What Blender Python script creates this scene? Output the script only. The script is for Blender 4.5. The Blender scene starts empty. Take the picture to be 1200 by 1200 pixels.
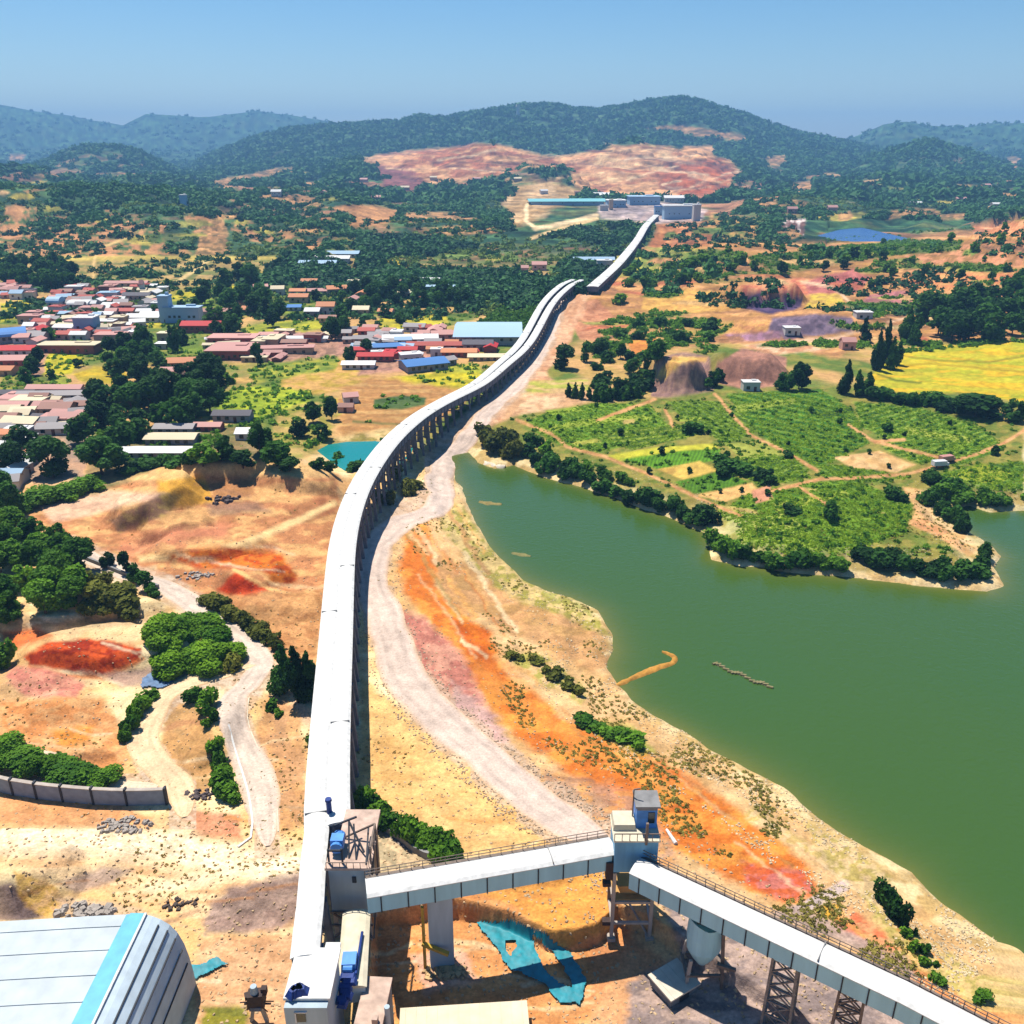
import bpy, math, random
import numpy as np
from math import radians as R
random.seed(7); rng = np.random.default_rng(11)
scn = bpy.context.scene
col = scn.collection

# ------------------------------------------------------------------ camera
F = 1039.2            # focal length in photo pixels (the photo is 1200 px wide)
PITCH = R(22.4); CP, SP = math.cos(PITCH), math.sin(PITCH)
CZ = 90.0
cam = bpy.data.objects.new('camera', bpy.data.cameras.new('camera'))
col.objects.link(cam); scn.camera = cam
cam.location = (0, 0, CZ); cam.rotation_euler = (R(90) - PITCH, 0, 0)
cam.data.sensor_width = 36; cam.data.lens = 36 * F / 1200
cam.data.clip_start = 1; cam.data.clip_end = 60000

# ------------------------------------------------------------------ light
SUN_EL = R(66); SUN_AZ = R(-38)      # azimuth from +Y towards +X
world = bpy.data.worlds.new('World'); scn.world = world; world.use_nodes = True
nt = world.node_tree; bg = nt.nodes['Background']
sky = nt.nodes.new('ShaderNodeTexSky'); sky.sky_type = 'NISHITA'; sky.sun_disc = False
sky.sun_elevation = SUN_EL; sky.sun_rotation = SUN_AZ
sky.air_density = 1.0; sky.dust_density = 0.3; sky.ozone_density = 4.0; sky.altitude = 0
hs = nt.nodes.new('ShaderNodeHueSaturation'); hs.inputs['Saturation'].default_value = 1.32
nt.links.new(sky.outputs[0], hs.inputs['Color']); nt.links.new(hs.outputs[0], bg.inputs['Color']); bg.inputs['Strength'].default_value = 0.072
sun = bpy.data.objects.new('sun', bpy.data.lights.new('sun', 'SUN')); col.objects.link(sun)
sun.data.energy = 5.0; sun.data.angle = R(0.5); sun.data.color = (1.0, 0.93, 0.82)
sd = (math.sin(SUN_AZ) * math.cos(SUN_EL), math.cos(SUN_AZ) * math.cos(SUN_EL), math.sin(SUN_EL))
from mathutils import Vector
sun.rotation_euler = Vector(sd).to_track_quat('Z', 'Y').to_euler(); sun.location = (0, 0, 500)
vs = scn.view_settings; vs.view_transform = 'Standard'; vs.look = 'None'; vs.exposure = 0.72; vs.gamma = 1
scn.cycles.max_bounces = 5; scn.cycles.diffuse_bounces = 2; scn.cycles.transmission_bounces = 3
scn.cycles.volume_bounces = 0; scn.cycles.transparent_max_bounces = 4
KALB = 0.66; HAZE = 0.00015

def lin(c, k=KALB):
    c = np.asarray(c, float) / 255.0
    c = np.where(c <= 0.04045, c / 12.92, ((c + 0.055) / 1.055) ** 2.4)
    return c * k

# ------------------------------------------------------------------ noise
def vnoise(x, y, seed=0):
    xi = np.floor(x).astype(np.int64); yi = np.floor(y).astype(np.int64)
    fx = x - xi; fy = y - yi
    fx = fx * fx * (3 - 2 * fx); fy = fy * fy * (3 - 2 * fy)
    def h(a, b):
        n = (a * 374761393 + b * 668265263 + seed * 2147483647 + 12345) & 0xffffffff
        n = ((n ^ (n >> 13)) * 1274126177) & 0xffffffff
        n = ((n ^ (n >> 15)) * 2246822519) & 0xffffffff
        return ((n ^ (n >> 16)) & 0xffffff) / float(0xffffff)
    a = h(xi, yi); b = h(xi + 1, yi); c = h(xi, yi + 1); d = h(xi + 1, yi + 1)
    return (a + (b - a) * fx) * (1 - fy) + (c + (d - c) * fx) * fy
def fbm(x, y, oct=4, seed=0, gain=0.5):
    s = 0; a = 1; t = 0
    for o in range(oct):
        s = s + a * vnoise(x * 2.03 ** o + 17.3 * o, y * 2.03 ** o - 9.1 * o, seed + o); t += a; a *= gain
    return s / t                       # 0..1
def sstep(a, b, x):
    t = np.clip((x - a) / (b - a), 0, 1); return t * t * (3 - 2 * t)

# ------------------------------------------------------------------ camera maths
def ray(px, py):
    u = (np.asarray(px, float) - 600) / F; v = (600 - np.asarray(py, float)) / F
    return u, CP + v * SP, -SP + v * CP          # world x, y, z of the ray
def at_z(px, py, z):
    dx, dy, dz = ray(px, py); t = (z - CZ) / dz
    return dx * t, dy * t
def at_y(px, py, Y):
    dx, dy, dz = ray(px, py); t = Y / dy
    return dx * t, CZ + dz * t                   # x, z
def proj(x, y, z):
    d = y * CP - (z - CZ) * SP; up = y * SP + (z - CZ) * CP
    d = np.maximum(d, 1e-3)
    return 600 + F * x / d, 600 - F * up / d
def seg_dist(x, y, P, closed=True):
    best = np.full(x.shape, 1e18); n = len(P)
    for i in range(n if closed else n - 1):
        ax, ay = P[i]; bx, by = P[(i + 1) % n]
        vx, vy = bx - ax, by - ay; L = vx * vx + vy * vy + 1e-12
        t = np.clip(((x - ax) * vx + (y - ay) * vy) / L, 0, 1)
        best = np.minimum(best, (x - ax - t * vx) ** 2 + (y - ay - t * vy) ** 2)
    return np.sqrt(best)
def inside(x, y, P):
    r = np.zeros(x.shape, bool); n = len(P)
    for i in range(n):
        ax, ay = P[i]; bx, by = P[(i + 1) % n]
        if ay == by: continue
        c = (ay > y) != (by > y)
        r ^= c & (x < (bx - ax) * (y - ay) / (by - ay) + ax)
    return r
def sdist(x, y, P):                              # + outside, - inside
    d = seg_dist(x, y, P); return np.where(inside(x, y, P), -d, d)
def toworld(P, z):
    return [tuple(float(v) for v in at_z(a, b, z)) for a, b in P]

# ------------------------------------------------------------------ terrain
LAKE_PX = [(529,534),(548,530),(558,542),(580,549),(602,545),(640,560),(680,571),(720,583),(760,598),(800,612),
 (824,624),(832,640),(836,655),(870,663),(930,672),(1000,677),(1060,683),(1110,690),(1158,694),(1173,686),(1166,667),(1174,652),
 (1160,640),(1145,630),(1122,615),(1112,600),(1135,592),(1160,599),(1200,598),(1300,602),(1500,640),(1700,1200),(1500,1450),(1330,1230),
 (1200,1120),(1150,1092),(1112,1066),(1084,1045),(1066,1024),(1045,1012),(1010,994),(960,960),(915,925),(870,896),(830,876),(800,856),(765,838),
 (738,821),(724,802),(714,782),(720,762),(715,742),(700,716),(670,701),(640,691),(615,680),(590,662),(572,640),(557,615),(547,590),(536,565)]
POND_PX = [(372,528),(385,521),(405,518),(440,517),(458,520),(450,532),(430,546),(405,552),(388,541)]
RES_PX = [(958,276),(985,269),(1020,266),(1045,262),(1068,264),(1064,270),(1078,272),(1100,265),(1130,262),(1122,270),(1085,277),(1045,283),(1000,283),(970,281)]
ZL, ZP, ZR = -6.0, -2.0, -1.5
LAKE, POND, RES = toworld(LAKE_PX, ZL), toworld(POND_PX, ZP), toworld(RES_PX, ZR)
# roads: photo polylines laid on the ground; (points, half width in metres)
ROADS = {
 'concrete_road': ([(80,640),(120,660),(155,676),(193,688),(233,713),(267,738),(293,758),(306,778),(293,802),(277,822),(276,850),(291,887),(305,927),(312,960),(314,992)],2.8),
 'haul_road': ([(660,345),(640,400),(605,450),(560,490),(525,520),(512,545),(518,562),(505,585),(470,602),(446,625),(438,660),(440,700),(455,745),(480,800),(520,845),(565,885),(620,930),(680,975),(720,1003)],4.1),
 'dirt_track': ([(300,780),(262,790),(228,798),(200,811),(184,825),(171,848),(167,873),(187,903),(212,927),(216,958)],2.7),
 'yard_track': ([(-60,880),(40,898),(110,920),(185,922)],2.0),
}
ROADW = {k: (toworld(p, 0.0), w) for k, (p, w) in ROADS.items()}
PIT = toworld([(432,1062),(500,1052),(535,1050),(573,1058),(600,1067),(640,1086),(672,1088),(700,1080),(722,1056),(760,1072),(800,1098),(870,1142),(960,1200),(1100,1290),(1000,1600),(430,1600)], 0)
def ridge(x, y, pts, D, Wf, Wb, seed, rough=0.25, sc=None):
    tz = [(at_y(px, py, D)[0] / D, at_y(px, py, D)[1]) for px, py in pts]
    T = np.array([float(a) for a, b in tz]); Z = np.array([float(b) for a, b in tz])
    t = x / np.maximum(y, 1.0)
    # smoother crest with small knolls
    z = np.interp(t, T, Z, left=min(Z[0], Z.min()), right=min(Z[-1], Z[-1]))
    z = np.maximum(z, 0)
    u = np.where(y < D, (D - y) / Wf, (y - D) / Wb)
    s = np.clip(1 - u, 0, 1); s = s * s * (3 - 2 * s)
    sc = sc or Wf / 5
    n = 1 - np.abs(fbm(x / sc, y / (sc * 1.6), 4, seed) * 2 - 1) * 2
    s = s * (1 - rough * 4 * s * (1 - s) * (0.5 + 0.7 * n)) + 0 * s
    crestn = 1 + 0.05 * (fbm(x / (sc * .5), y / sc, 3, seed + 5) - .5)
    return z * s * crestn
RIDGES = [
 ([(-900,150),(-300,120),(0,128),(40,136),(75,140),(110,147),(145,152),(160,144),(172,138),(190,139),(235,142),(300,135),(340,139),(378,145),(420,158),(470,172)], 6800, 2200, 1500, 3, .25),
 ([(180,215),(230,192),(262,176),(300,162),(340,152),(400,147),(430,145),(470,143),(492,136),(520,139),(555,134),(585,129),(610,125),(650,124),(668,128),(700,130),(730,126),(760,121),(795,116),(815,119),(835,125),(870,134),(900,145),(930,155),(985,166),(1030,176),(1080,190)], 4000, 1900, 1500, 21, .3),
 ([(940,178),(985,168),(1010,158),(1035,148),(1062,144),(1085,149),(1110,151),(1135,151),(1160,147),(1200,147),(1400,130),(1900,150)], 5200, 1800, 1500, 33, .3),
 ([(10,212),(30,202),(55,190),(80,180),(105,174),(140,175),(165,181),(190,193),(215,205),(240,212)], 3100, 700, 600, 41, .15),
 ([(960,212),(1000,196),(1030,184),(1055,176),(1085,167),(1110,173),(1135,181),(1165,193),(1200,202),(1260,206)], 3000, 700, 600, 47, .15),
 ([(380,205),(425,190),(460,184),(500,176),(540,171),(575,168),(620,178),(650,184),(690,178),(735,168),(790,174),(815,176),(840,184),(880,200),(930,215)], 2500, 800, 700, 55, .22),
 ([(-200,205),(0,208),(50,210),(90,216),(130,226),(170,238)], 1900, 500, 400, 61, .2),
 ([(560,222),(590,208),(620,200),(650,198),(675,206),(700,224)], 1950, 250, 250, 64, .2),
 ([(-300,236),(0,240),(60,243),(110,240),(170,242),(215,248),(250,252),(300,266),(350,280),(400,292)], 1150, 330, 250, 71, .25),
 ([(230,262),(280,250),(330,240),(380,236),(430,240),(480,246),(540,252),(600,262)], 1500, 400, 300, 75, .3),
 ([(620,350),(655,332),(690,328),(730,312),(780,296),(840,286),(900,288),(940,294),(1040,292),(1100,286),(1150,272),(1200,254),(1400,240)], 720, 300, 160, 81, .2),
 ([(820,262),(870,240),(920,232),(980,240),(1030,250),(1090,250)], 1400, 300, 300, 85, .3),
 ([(1090,262),(1140,250),(1200,238),(1300,236)], 1050, 150, 200, 88, .2),
 ([(110,590),(150,572),(190,549),(230,543),(270,541),(350,540),(385,550),(410,568),(428,590)], 236, 60, 22, 91, .1),
 ([(560,385),(600,362),(640,345),(680,340),(720,345)], 560, 110, 60, 95, .1),
]
MOUNDS = [  # photo x, y of the foot centre, half width m, half depth m, height m, edge softness
 (800, 462, 13, 16, 11, .45), (882, 450, 19, 18, 9, .5), (930, 400, 30, 30, 6, .5), (1010, 395, 26, 22, 5, .5),
 (905, 366, 26, 18, 9, .3), (165, 622, 13, 10, 5.5, .35), (262, 592, 17, 10, 4, .3), (345, 600, 12, 8, 3, .35), (285, 700, 9, 8, 3.6, .4), (235, 662, 16, 7, 2.6, .35), (95, 800, 16, 9, 3.4, .35), (30, 745, 14, 8, 2.4, .4), (120, 728, 13, 5, 2, .4), (195, 640, 10, 6, 2.5, .3), (320, 730, 12, 7, 2, .5), (40, 905, 10, 4, 2, .5), (230, 900, 5, 8, 1.8, .4),
 (110, 1040, 6, 4, 1.5, .8), (290, 1080, 9, 5, 1.8, .8), (18, 1075, 6, 6, 4, .6), (40, 820, 10, 6, 2.5, .8), (60, 850, 9, 5, 2, .8),
 (470, 585, 8, 10, 3, .8), (600, 1040, 12, 5, 2.2, .5), (250, 880, 7, 9, 1.6, .8), (360, 870, 6, 9, 1.5, .8),
]
MW = [(tuple(float(v) for v in at_z(a, b, 0)), rx, ry, h, s) for a, b, rx, ry, h, s in MOUNDS]

def height(x, y):
    h = np.zeros(x.shape)
    front = y > 40
    far = sstep(500, 1500, y)
    h = h + far * 26 * (fbm(x / 330, y / 330, 4, 5) - .35) * (1 - sstep(2500, 4500, np.abs(y)))
    t0 = x / np.maximum(y, 1); sm = np.maximum(1 - sstep(-.2, -.12, t0), sstep(.3, .38, t0) * (1 - sstep(600, 900, y) * (1 - sstep(1100, 1400, y))))
    h = h + sm * sstep(560, 1000, y) * (1 - sstep(2400, 3200, y)) * 34 * np.abs(fbm(x / 190, y / 260, 4, 15) - .5) * 2 * (y > 0)
    h = h + 70 * sstep(4500, 9000, np.hypot(x, y)) * fbm(x / 2500, y / 2500, 4, 9)
    near_n = 1 - sstep(300, 900, y)
    h = h + near_n * (1.6 * (fbm(x / 38, y / 38, 3, 6) - .5) + 0.7 * (fbm(x / 7, y / 7, 4, 8) - .5)) + (1 - near_n) * 2.5 * (fbm(x / 30, y / 30, 3, 6) - .5)
    # keep roads and the yard level
    rd = np.full(x.shape, 1e9); m = (y < 700) & (y > 40)
    for P, w in ROADW.values():
        rd[m] = np.minimum(rd[m], seg_dist(x[m], y[m], P, False) - w)
    h = h * np.where(y < 600, 0.12 + 0.88 * sstep(0, 6, rd), 1)
    r = np.zeros(x.shape)
    for pts, D, Wf, Wb, sd_, ro in RIDGES:
        m = (y > D - Wf) & (y < D + Wb)
        if m.any(): r[m] = np.maximum(r[m], ridge(x[m], y[m], pts, D, Wf, Wb, sd_, ro))
    hill = h + r
    # terraces on the cultivated slopes
    st = 2.6
    q = hill / st; tq = (np.floor(q) + sstep(.55, 1, q - np.floor(q))) * st
    tm = sstep(380, 480, y) * (1 - sstep(1500, 1700, y)) * sstep(1.0, 4.0, r) * 0.85
    hill = hill * (1 - tm) + tq * tm
    st = 13.0; wq = 3 * (fbm(x / 90, y / 90, 3, 31) - .5)
    q = hill / st + wq; tq = (np.floor(q) + sstep(.6, 1, q - np.floor(q)) - wq) * st
    t_ = x / np.maximum(y, 1); tm = sstep(1750, 1850, y) * (1 - sstep(2600, 2700, y)) * sstep(-.17, -.14, t_) * (1 - sstep(.27, .29, t_)) * .75
    hill = hill * (1 - tm) + tq * tm
    for (mx, my), rx, ry, mh, s in MW:
        m = (np.abs(x - mx) < rx * 2.2) & (np.abs(y - my - ry) < ry * 2.2)
        wob = 1 + 0.35 * (fbm(x[m] / (rx * .5), y[m] / (ry * .5), 3, int(rx * 7)) - .5)
        u = np.sqrt(((x[m] - mx) / rx) ** 2 + ((y[m] - my - ry) / ry) ** 2) * wob
        hill[m] += mh * (1 - sstep(1 - s, 1 + s * .3, u)) * (0.85 + .3 * fbm(x[m] / 6, y[m] / 6, 3, 4))
    m = (y < 95) & (y > 20) & (np.abs(x) < 80)
    d = -sdist(x[m], y[m], PIT) + .8 * (fbm(x[m] / 2.5, y[m] / 2.5, 3, 44) - .5)
    hill[m] -= 2.9 * sstep(0, 1.0, d)
    # water bodies
    m = (y < 420) & (y > -100)
    d = np.full(x.shape, 1e3)
    d[m] = sdist(x[m], y[m], LAKE)
    d[m] += 2.2 * (fbm(x[m] / 9, y[m] / 9, 3, 14) - .5)
    # eroded ledges step up from the water
    rise = 1.3 * (1 - np.exp(-np.maximum(d, 0) / 1.6)) + 1.5 * sstep(6, 11, d) + 3.2 * sstep(14, 42, d)
    w = np.where(d < 0, ZL - 0.25 * np.minimum(-d, 14) - .03, ZL + rise + (rise > 0) * 0.9 * sstep(0, 6, d) * (fbm(x / 4, y / 4, 4, 24) - .5))
    b = sstep(20, 46, d)
    hill = np.where(d < 46, w * (1 - b) + hill * b, hill)
    for P, z, W in ((POND, ZP, 14), (RES, ZR, 60)):
        cx = np.mean([p[0] for p in P]); cy = np.mean([p[1] for p in P])
        m = (np.abs(x - cx) < 260) & (np.abs(y - cy) < 300)
        d = np.full(x.shape, 1e3); d[m] = sdist(x[m], y[m], P)
        w = np.where(d < 0, z + 0.3 * np.maximum(d, -6) - .1, z + 0.22 * d)
        b = sstep(0, W, d)
        hill = np.where(d < 0, w, np.where(d < W, w * (1 - b) + hill * b, hill))
        if P is RES:          # keep a sight line to the reservoir
            tt = x / np.maximum(y, 1); m = (tt > .34) & (tt < .60) & (y > 700) & (y < cy + 50)
            lim = CZ + (y * (-.100))
            hill = np.where(m & (d > 0), np.minimum(hill, np.maximum(lim - 0, z + .3)), hill)
    return hill

tcols = np.concatenate([[-40, -8, -3, -1.6, -1.1, -.9], np.linspace(-.74, .74, 1080), [.9, 1.1, 1.6, 3, 8, 40]])
rows = []
sy = 1300.0
while True:
    yy = float(at_z(600, sy, 0)[1]); yn = float(at_z(600, sy - 1.05, 0)[1])
    if yn - yy > 5.6: break
    rows.append(yy); sy -= 1.05
while rows[-1] < 4300: rows.append(rows[-1] + 5.8)
while rows[-1] < 9300: rows.append(rows[-1] * 1.012)
YMIN = rows[0]
rows = np.array([-7000, -3000, -1200, -500, -120, 0, 30] + rows)
gx = np.where(rows >= YMIN, rows, YMIN + (YMIN - rows))
T, Yg = np.meshgrid(tcols, rows); X = np.clip(T * gx[:, None], -9000 + T * 8, 9000 + T * 8); Y = Yg
Z = height(X, Y)
NR, NC = X.shape
def gz(x, y):
    """terrain height by bilinear look-up"""
    x = np.asarray(x, float); y = np.asarray(y, float)
    j = np.clip(np.searchsorted(rows, y) - 1, 7, NR - 2)
    fy = (y - rows[j]) / (rows[j + 1] - rows[j])
    t = x / np.maximum(y, 1)
    i = np.clip(np.searchsorted(tcols, t) - 1, 0, NC - 2)
    fx = (t - tcols[i]) / (tcols[i + 1] - tcols[i])
    return (Z[j, i] * (1 - fx) + Z[j, i + 1] * fx) * (1 - fy) + (Z[j + 1, i] * (1 - fx) + Z[j + 1, i + 1] * fx) * fy
YS = rows[rows > 45]
def G(px, py):
    """where the ray through a photo point meets the terrain"""
    dx, dy, dz = ray(px, py)
    xs = dx / dy * YS; zr = CZ + dz / dy * YS; zg = gz(xs, YS)
    k = np.nonzero(zg >= zr)[0]
    if len(k) == 0: k = [len(YS) - 1]
    k = k[0]
    if k > 0:
        a = zr[k - 1] - zg[k - 1]; b = zg[k] - zr[k]; f = a / (a + b + 1e-9)
        yy = YS[k - 1] + (YS[k] - YS[k - 1]) * f
    else: yy = YS[0]
    xx = dx / dy * yy
    return float(xx), float(yy), float(gz(xx, yy))
def ppm(y, z=0):
    """photo pixels per metre at depth y"""
    return F / (y * CP - (z - CZ) * SP)

# ------------------------------------------------------------------ ground colours
SX, SY = proj(X, Y, Z)
SX = np.where(Y > 40, SX, -9999); 
C = np.zeros((NR, NC, 3))
n1 = fbm(X / 45, Y / 45, 4, 51)[..., None]; n2 = fbm(X / 9, Y / 9, 4, 52)[..., None]; n3 = fbm(X / 160, Y / 160, 4, 53)[..., None]
def mix(a, b, t): return a + (b - a) * t
sand = mix(lin((234,190,126)), lin((250,224,172)), sstep(.35, .65, n2)); sand = mix(sand, lin((214,156,100)), sstep(.55, .75, n1) * .6)
midc = mix(lin((214,168,108)), lin((100,122,50)), sstep(.38, .56, n1)); midc = mix(midc, lin((170,150,70)), sstep(.5, .7, n2) * .5)
forest = mix(lin((36,72,50)), lin((76,112,66)), sstep(.35, .7, fbm(X / 22, Y / 22, 3, 57)[..., None]))
farc = mix(forest, lin((178,122,90)), sstep(.56, .66, mix(n3, n1, .5)) * .8)
farc = mix(farc, lin((118,120,66)), sstep(.58, .72, fbm(X / 90, Y / 50, 3, 58)[..., None]) * .6)
wy = Y[..., None]
C = mix(sand, midc, sstep(250, 300, wy)); C = mix(C, farc, sstep(600, 900, wy)); C = mix(C, forest, sstep(2300, 3200, wy) * .92)
NSX = fbm(SX / 16, SY / 7, 4, 61); NSY = fbm(SX / 16 + 50, SY / 7 + 9, 4, 62); NF = fbm(SX / 5, SY / 2.6, 3, 63)
def region(P, pad=8):
    P = np.array(P, float)
    m = (SX > P[:, 0].min() - pad) & (SX < P[:, 0].max() + pad) & (SY > P[:, 1].min() - pad) & (SY < P[:, 1].max() + pad)
    return m
def paint(P, c, fe=3, a=1.0, warp=5, c2=None, sc=(14, 6), rows_=None, thr=.5):
    m = region(P)
    if not m.any(): return
    x = SX[m] + (NSX[m] - .5) * warp * 2; y = SY[m] + (NSY[m] - .5) * warp
    d = sdist(x, y, P)
    al = (1 - sstep(-fe, fe, d)) * a
    cc = np.broadcast_to(lin(c), (m.sum(), 3))
    if c2 is not None:
        n = fbm(SX[m] / sc[0] + 31, SY[m] / sc[1], 4, 71)
        cc = mix(cc, lin(c2), sstep(thr - .1, thr + .1, n)[:, None])
    if rows_:
        ang, per, cr = rows_
        u = SX[m] * math.sin(R(ang)) + SY[m] * math.cos(R(ang)) + NSX[m] * 3
        s = sstep(.45, .65, np.abs((u / per) % 1 * 2 - 1))
        cc = mix(cc, lin(cr), (s * .8)[:, None])
    cc = cc * (1 + (NF[m] - .5) * .5)[:, None]
    C[m] = C[m] * (1 - al[:, None]) + cc * al[:, None]
def stroke(P, w, c, fe=1.5, a=1.0, warp=2.5, c2=None):
    m = region(P, 14)
    x = SX[m] + (NSX[m] - .5) * warp * 2; y = SY[m] + (NSY[m] - .5) * warp
    d = seg_dist(x, y, P, False) - w / 2
    al = (1 - sstep(-fe, fe, d)) * a
    cc = np.broadcast_to(lin(c), (m.sum(), 3))
    if c2 is not None: cc = mix(cc, lin(c2), sstep(.4, .6, NF[m])[:, None])
    C[m] = C[m] * (1 - al[:, None]) + cc * al[:, None]
ct = (fbm(X / 26, Y / 26, 5, 97, .65) - .5)[..., None]; ct2 = (fbm(X / 7, Y / 7, 3, 98, .65) - .5)[..., None]
C = C * (1 + ct * np.clip((wy - 250) / 500, 0, 1) * 1.0)
#--PAINT--
# distant scars and quarry
paint([(425,186),(470,178),(520,173),(560,168),(600,172),(645,184),(690,178),(740,169),(800,175),(850,186),(868,200),(850,225),(820,236),(780,232),(700,232),(672,215),(668,200),(620,196),(590,205),(540,212),(500,218),(470,200),(430,190)], (230,172,118), 3, 1, 6, (176,112,78), (20,5))
paint([(700,180),(745,172),(790,178),(780,200),(720,215),(680,205)], (246,206,150), 4, .8, 8, (216,160,112), (16,4))
paint([(780,190),(840,188),(862,200),(848,225),(800,232),(775,215)], (156,92,66), 3, .9, 6, (200,104,58), (10,6))
paint([(440,192),(480,196),(500,214),(480,226),(450,222)], (150,92,88), 3, .9, 4)
paint([(800,172),(835,172),(838,184),(800,186)], (245,180,120), 3, .9, 4)
paint([(420,240),(468,246),(455,262),(410,268),(405,255)], (206,146,92), 3, .9, 5)
paint([(600,218),(650,214),(690,225),(660,240),(620,262),(596,268),(590,240)], (182,142,92), 4, .9, 6, (220,180,130))
stroke([(618,240),(616,258),(628,268),(660,262),(700,252)], 5, (245,215,165)); stroke([(622,280),(655,268),(700,256)], 3.5, (236,200,140))
stroke([(745,262),(760,250),(790,250)], 5, (235,190,130)); stroke([(815,252),(800,268),(790,285)], 4, (245,205,165))
paint([(700,238),(780,236),(830,245),(820,262),(770,262),(705,256)], (170,150,150), 3, .9, 4, (215,190,180))
paint([(770,262),(830,258),(860,270),(850,300),(780,300),(760,290)], (216,146,92), 4, .9, 6, (180,110,66))
for P in ([(0,240),(60,242),(80,262),(50,275),(0,278)], [(60,250),(130,248),(190,262),(200,290),(120,305),(40,300),(30,280)], [(216,250),(262,258),(255,280),(225,278)],
          [(280,256),(330,268),(385,288),(370,294),(300,284),(270,270)], [(0,272),(80,280),(110,302),(0,306)], [(120,290),(215,288),(230,300),(130,306)]):
    paint(P, (206,146,96), 3, .85, 10, (72,104,56), (10,3), thr=.54)
for P in ([(240,262),(262,250),(270,300),(230,300)], [(40,205),(85,203),(90,207),(45,208)], [(138,203),(182,206),(180,211),(140,208)], [(10,182),(30,180),(28,190),(12,190)],
          [(240,214),(345,194),(350,200),(260,220)], [(290,228),(360,230),(390,245),(350,240),(300,234)], [(900,184),(922,182),(922,195),(902,194)], [(925,215),(950,210),(955,228),(930,228)],
          [(885,230),(945,236),(940,248),(890,246)], [(1120,216),(1168,218),(1168,226),(1125,224)], [(1170,222),(1200,222),(1200,230),(1172,230)], [(1045,245),(1110,246),(1100,252),(1040,256)], [(1095,252),(1135,250),(1130,257),(1098,257)],
          [(1180,185),(1195,185),(1192,200),(1182,198)], [(470,250),(540,248),(560,256),(480,262)],[(480,268),(570,262),(590,272),(500,276)],[(760,150),(800,146),(880,160),(860,166)]):
    paint(P, (210,154,100), 2, .85, 5, (140,108,66), (6,2))
paint([(915,258),(945,256),(942,276),(920,274)], (235,215,205), 2, .9, 4, (130,90,80), (4,6))
paint([(835,250),(900,258),(905,284),(850,282),(830,268)], (214,160,92), 3, .8, 6, (120,130,60))
rg = random.Random(15)
for k in range(110):      # benches, haul ramps and cut faces of the quarry
    cx, cy = rg.uniform(440, 855), rg.uniform(174, 230)
    if not inside(np.array([cx]), np.array([cy]), [(425,186),(470,178),(520,173),(560,168),(600,172),(645,184),(690,178),(740,169),(800,175),(850,186),(868,200),(850,225),(820,236),(780,232),(700,232),(672,215),(668,200),(620,196),(590,205),(540,212),(500,218),(470,200)])[0]: continue
    L_ = rg.uniform(8, 34); a_ = rg.uniform(-.35, .3)
    c_ = rg.choice([(250,216,170), (244,200,146), (150,94,72), (120,84,74), (206,120,80), (236,180,130), (190,150,120)])
    stroke([(cx - L_, cy - a_ * L_), (cx, cy + rg.uniform(-2, 2)), (cx + L_, cy + a_ * L_)], rg.uniform(.8, 3.2), c_, 1, rg.uniform(.5, .9), 4, tuple(int(v * .85) for v in c_))
rg = random.Random(5)
for k in range(150):      # small clearings, terraces and plots over the middle hills
    cx, cy = rg.uniform(-20, 1220), rg.uniform(196, 332)
    if 415 < cx < 880 and cy < 262 or 935 < cx < 1145 and 255 < cy < 292: continue
    w_, h_ = rg.uniform(8, 30), rg.uniform(1.5, 5) * (cy - 160) / 100
    c_ = rg.choice([(214,160,100),(196,138,88),(180,170,70),(206,186,80),(96,128,56),(150,146,66),(224,178,120),(110,140,60)])
    paint([(cx - w_, cy), (cx - w_ * .5, cy - h_), (cx + w_ * .6, cy - h_ * 1.1), (cx + w_, cy + h_ * .2), (cx + w_ * .4, cy + h_), (cx - w_ * .6, cy + h_ * .8)], c_, 1.2, .9, 5, tuple(int(v * .8) for v in c_), (6, 2))
for k in range(34):       # bright plots around the village
    cx, cy = rg.uniform(-10, 600), rg.uniform(330, 500)
    w_, h_ = rg.uniform(14, 34), rg.uniform(3, 7)
    c_ = rg.choice([(180,186,50),(206,190,56),(150,164,52),(210,168,96),(120,146,48),(214,176,110)])
    paint([(cx - w_, cy), (cx - w_ * .6, cy - h_), (cx + w_ * .8, cy - h_ * 1.1), (cx + w_, cy + h_ * .2), (cx + w_ * .6, cy + h_), (cx - w_ * .8, cy + h_ * .8)], c_, 1.2, .9, 3, tuple(int(v * .84) for v in c_), (8, 2))
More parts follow.
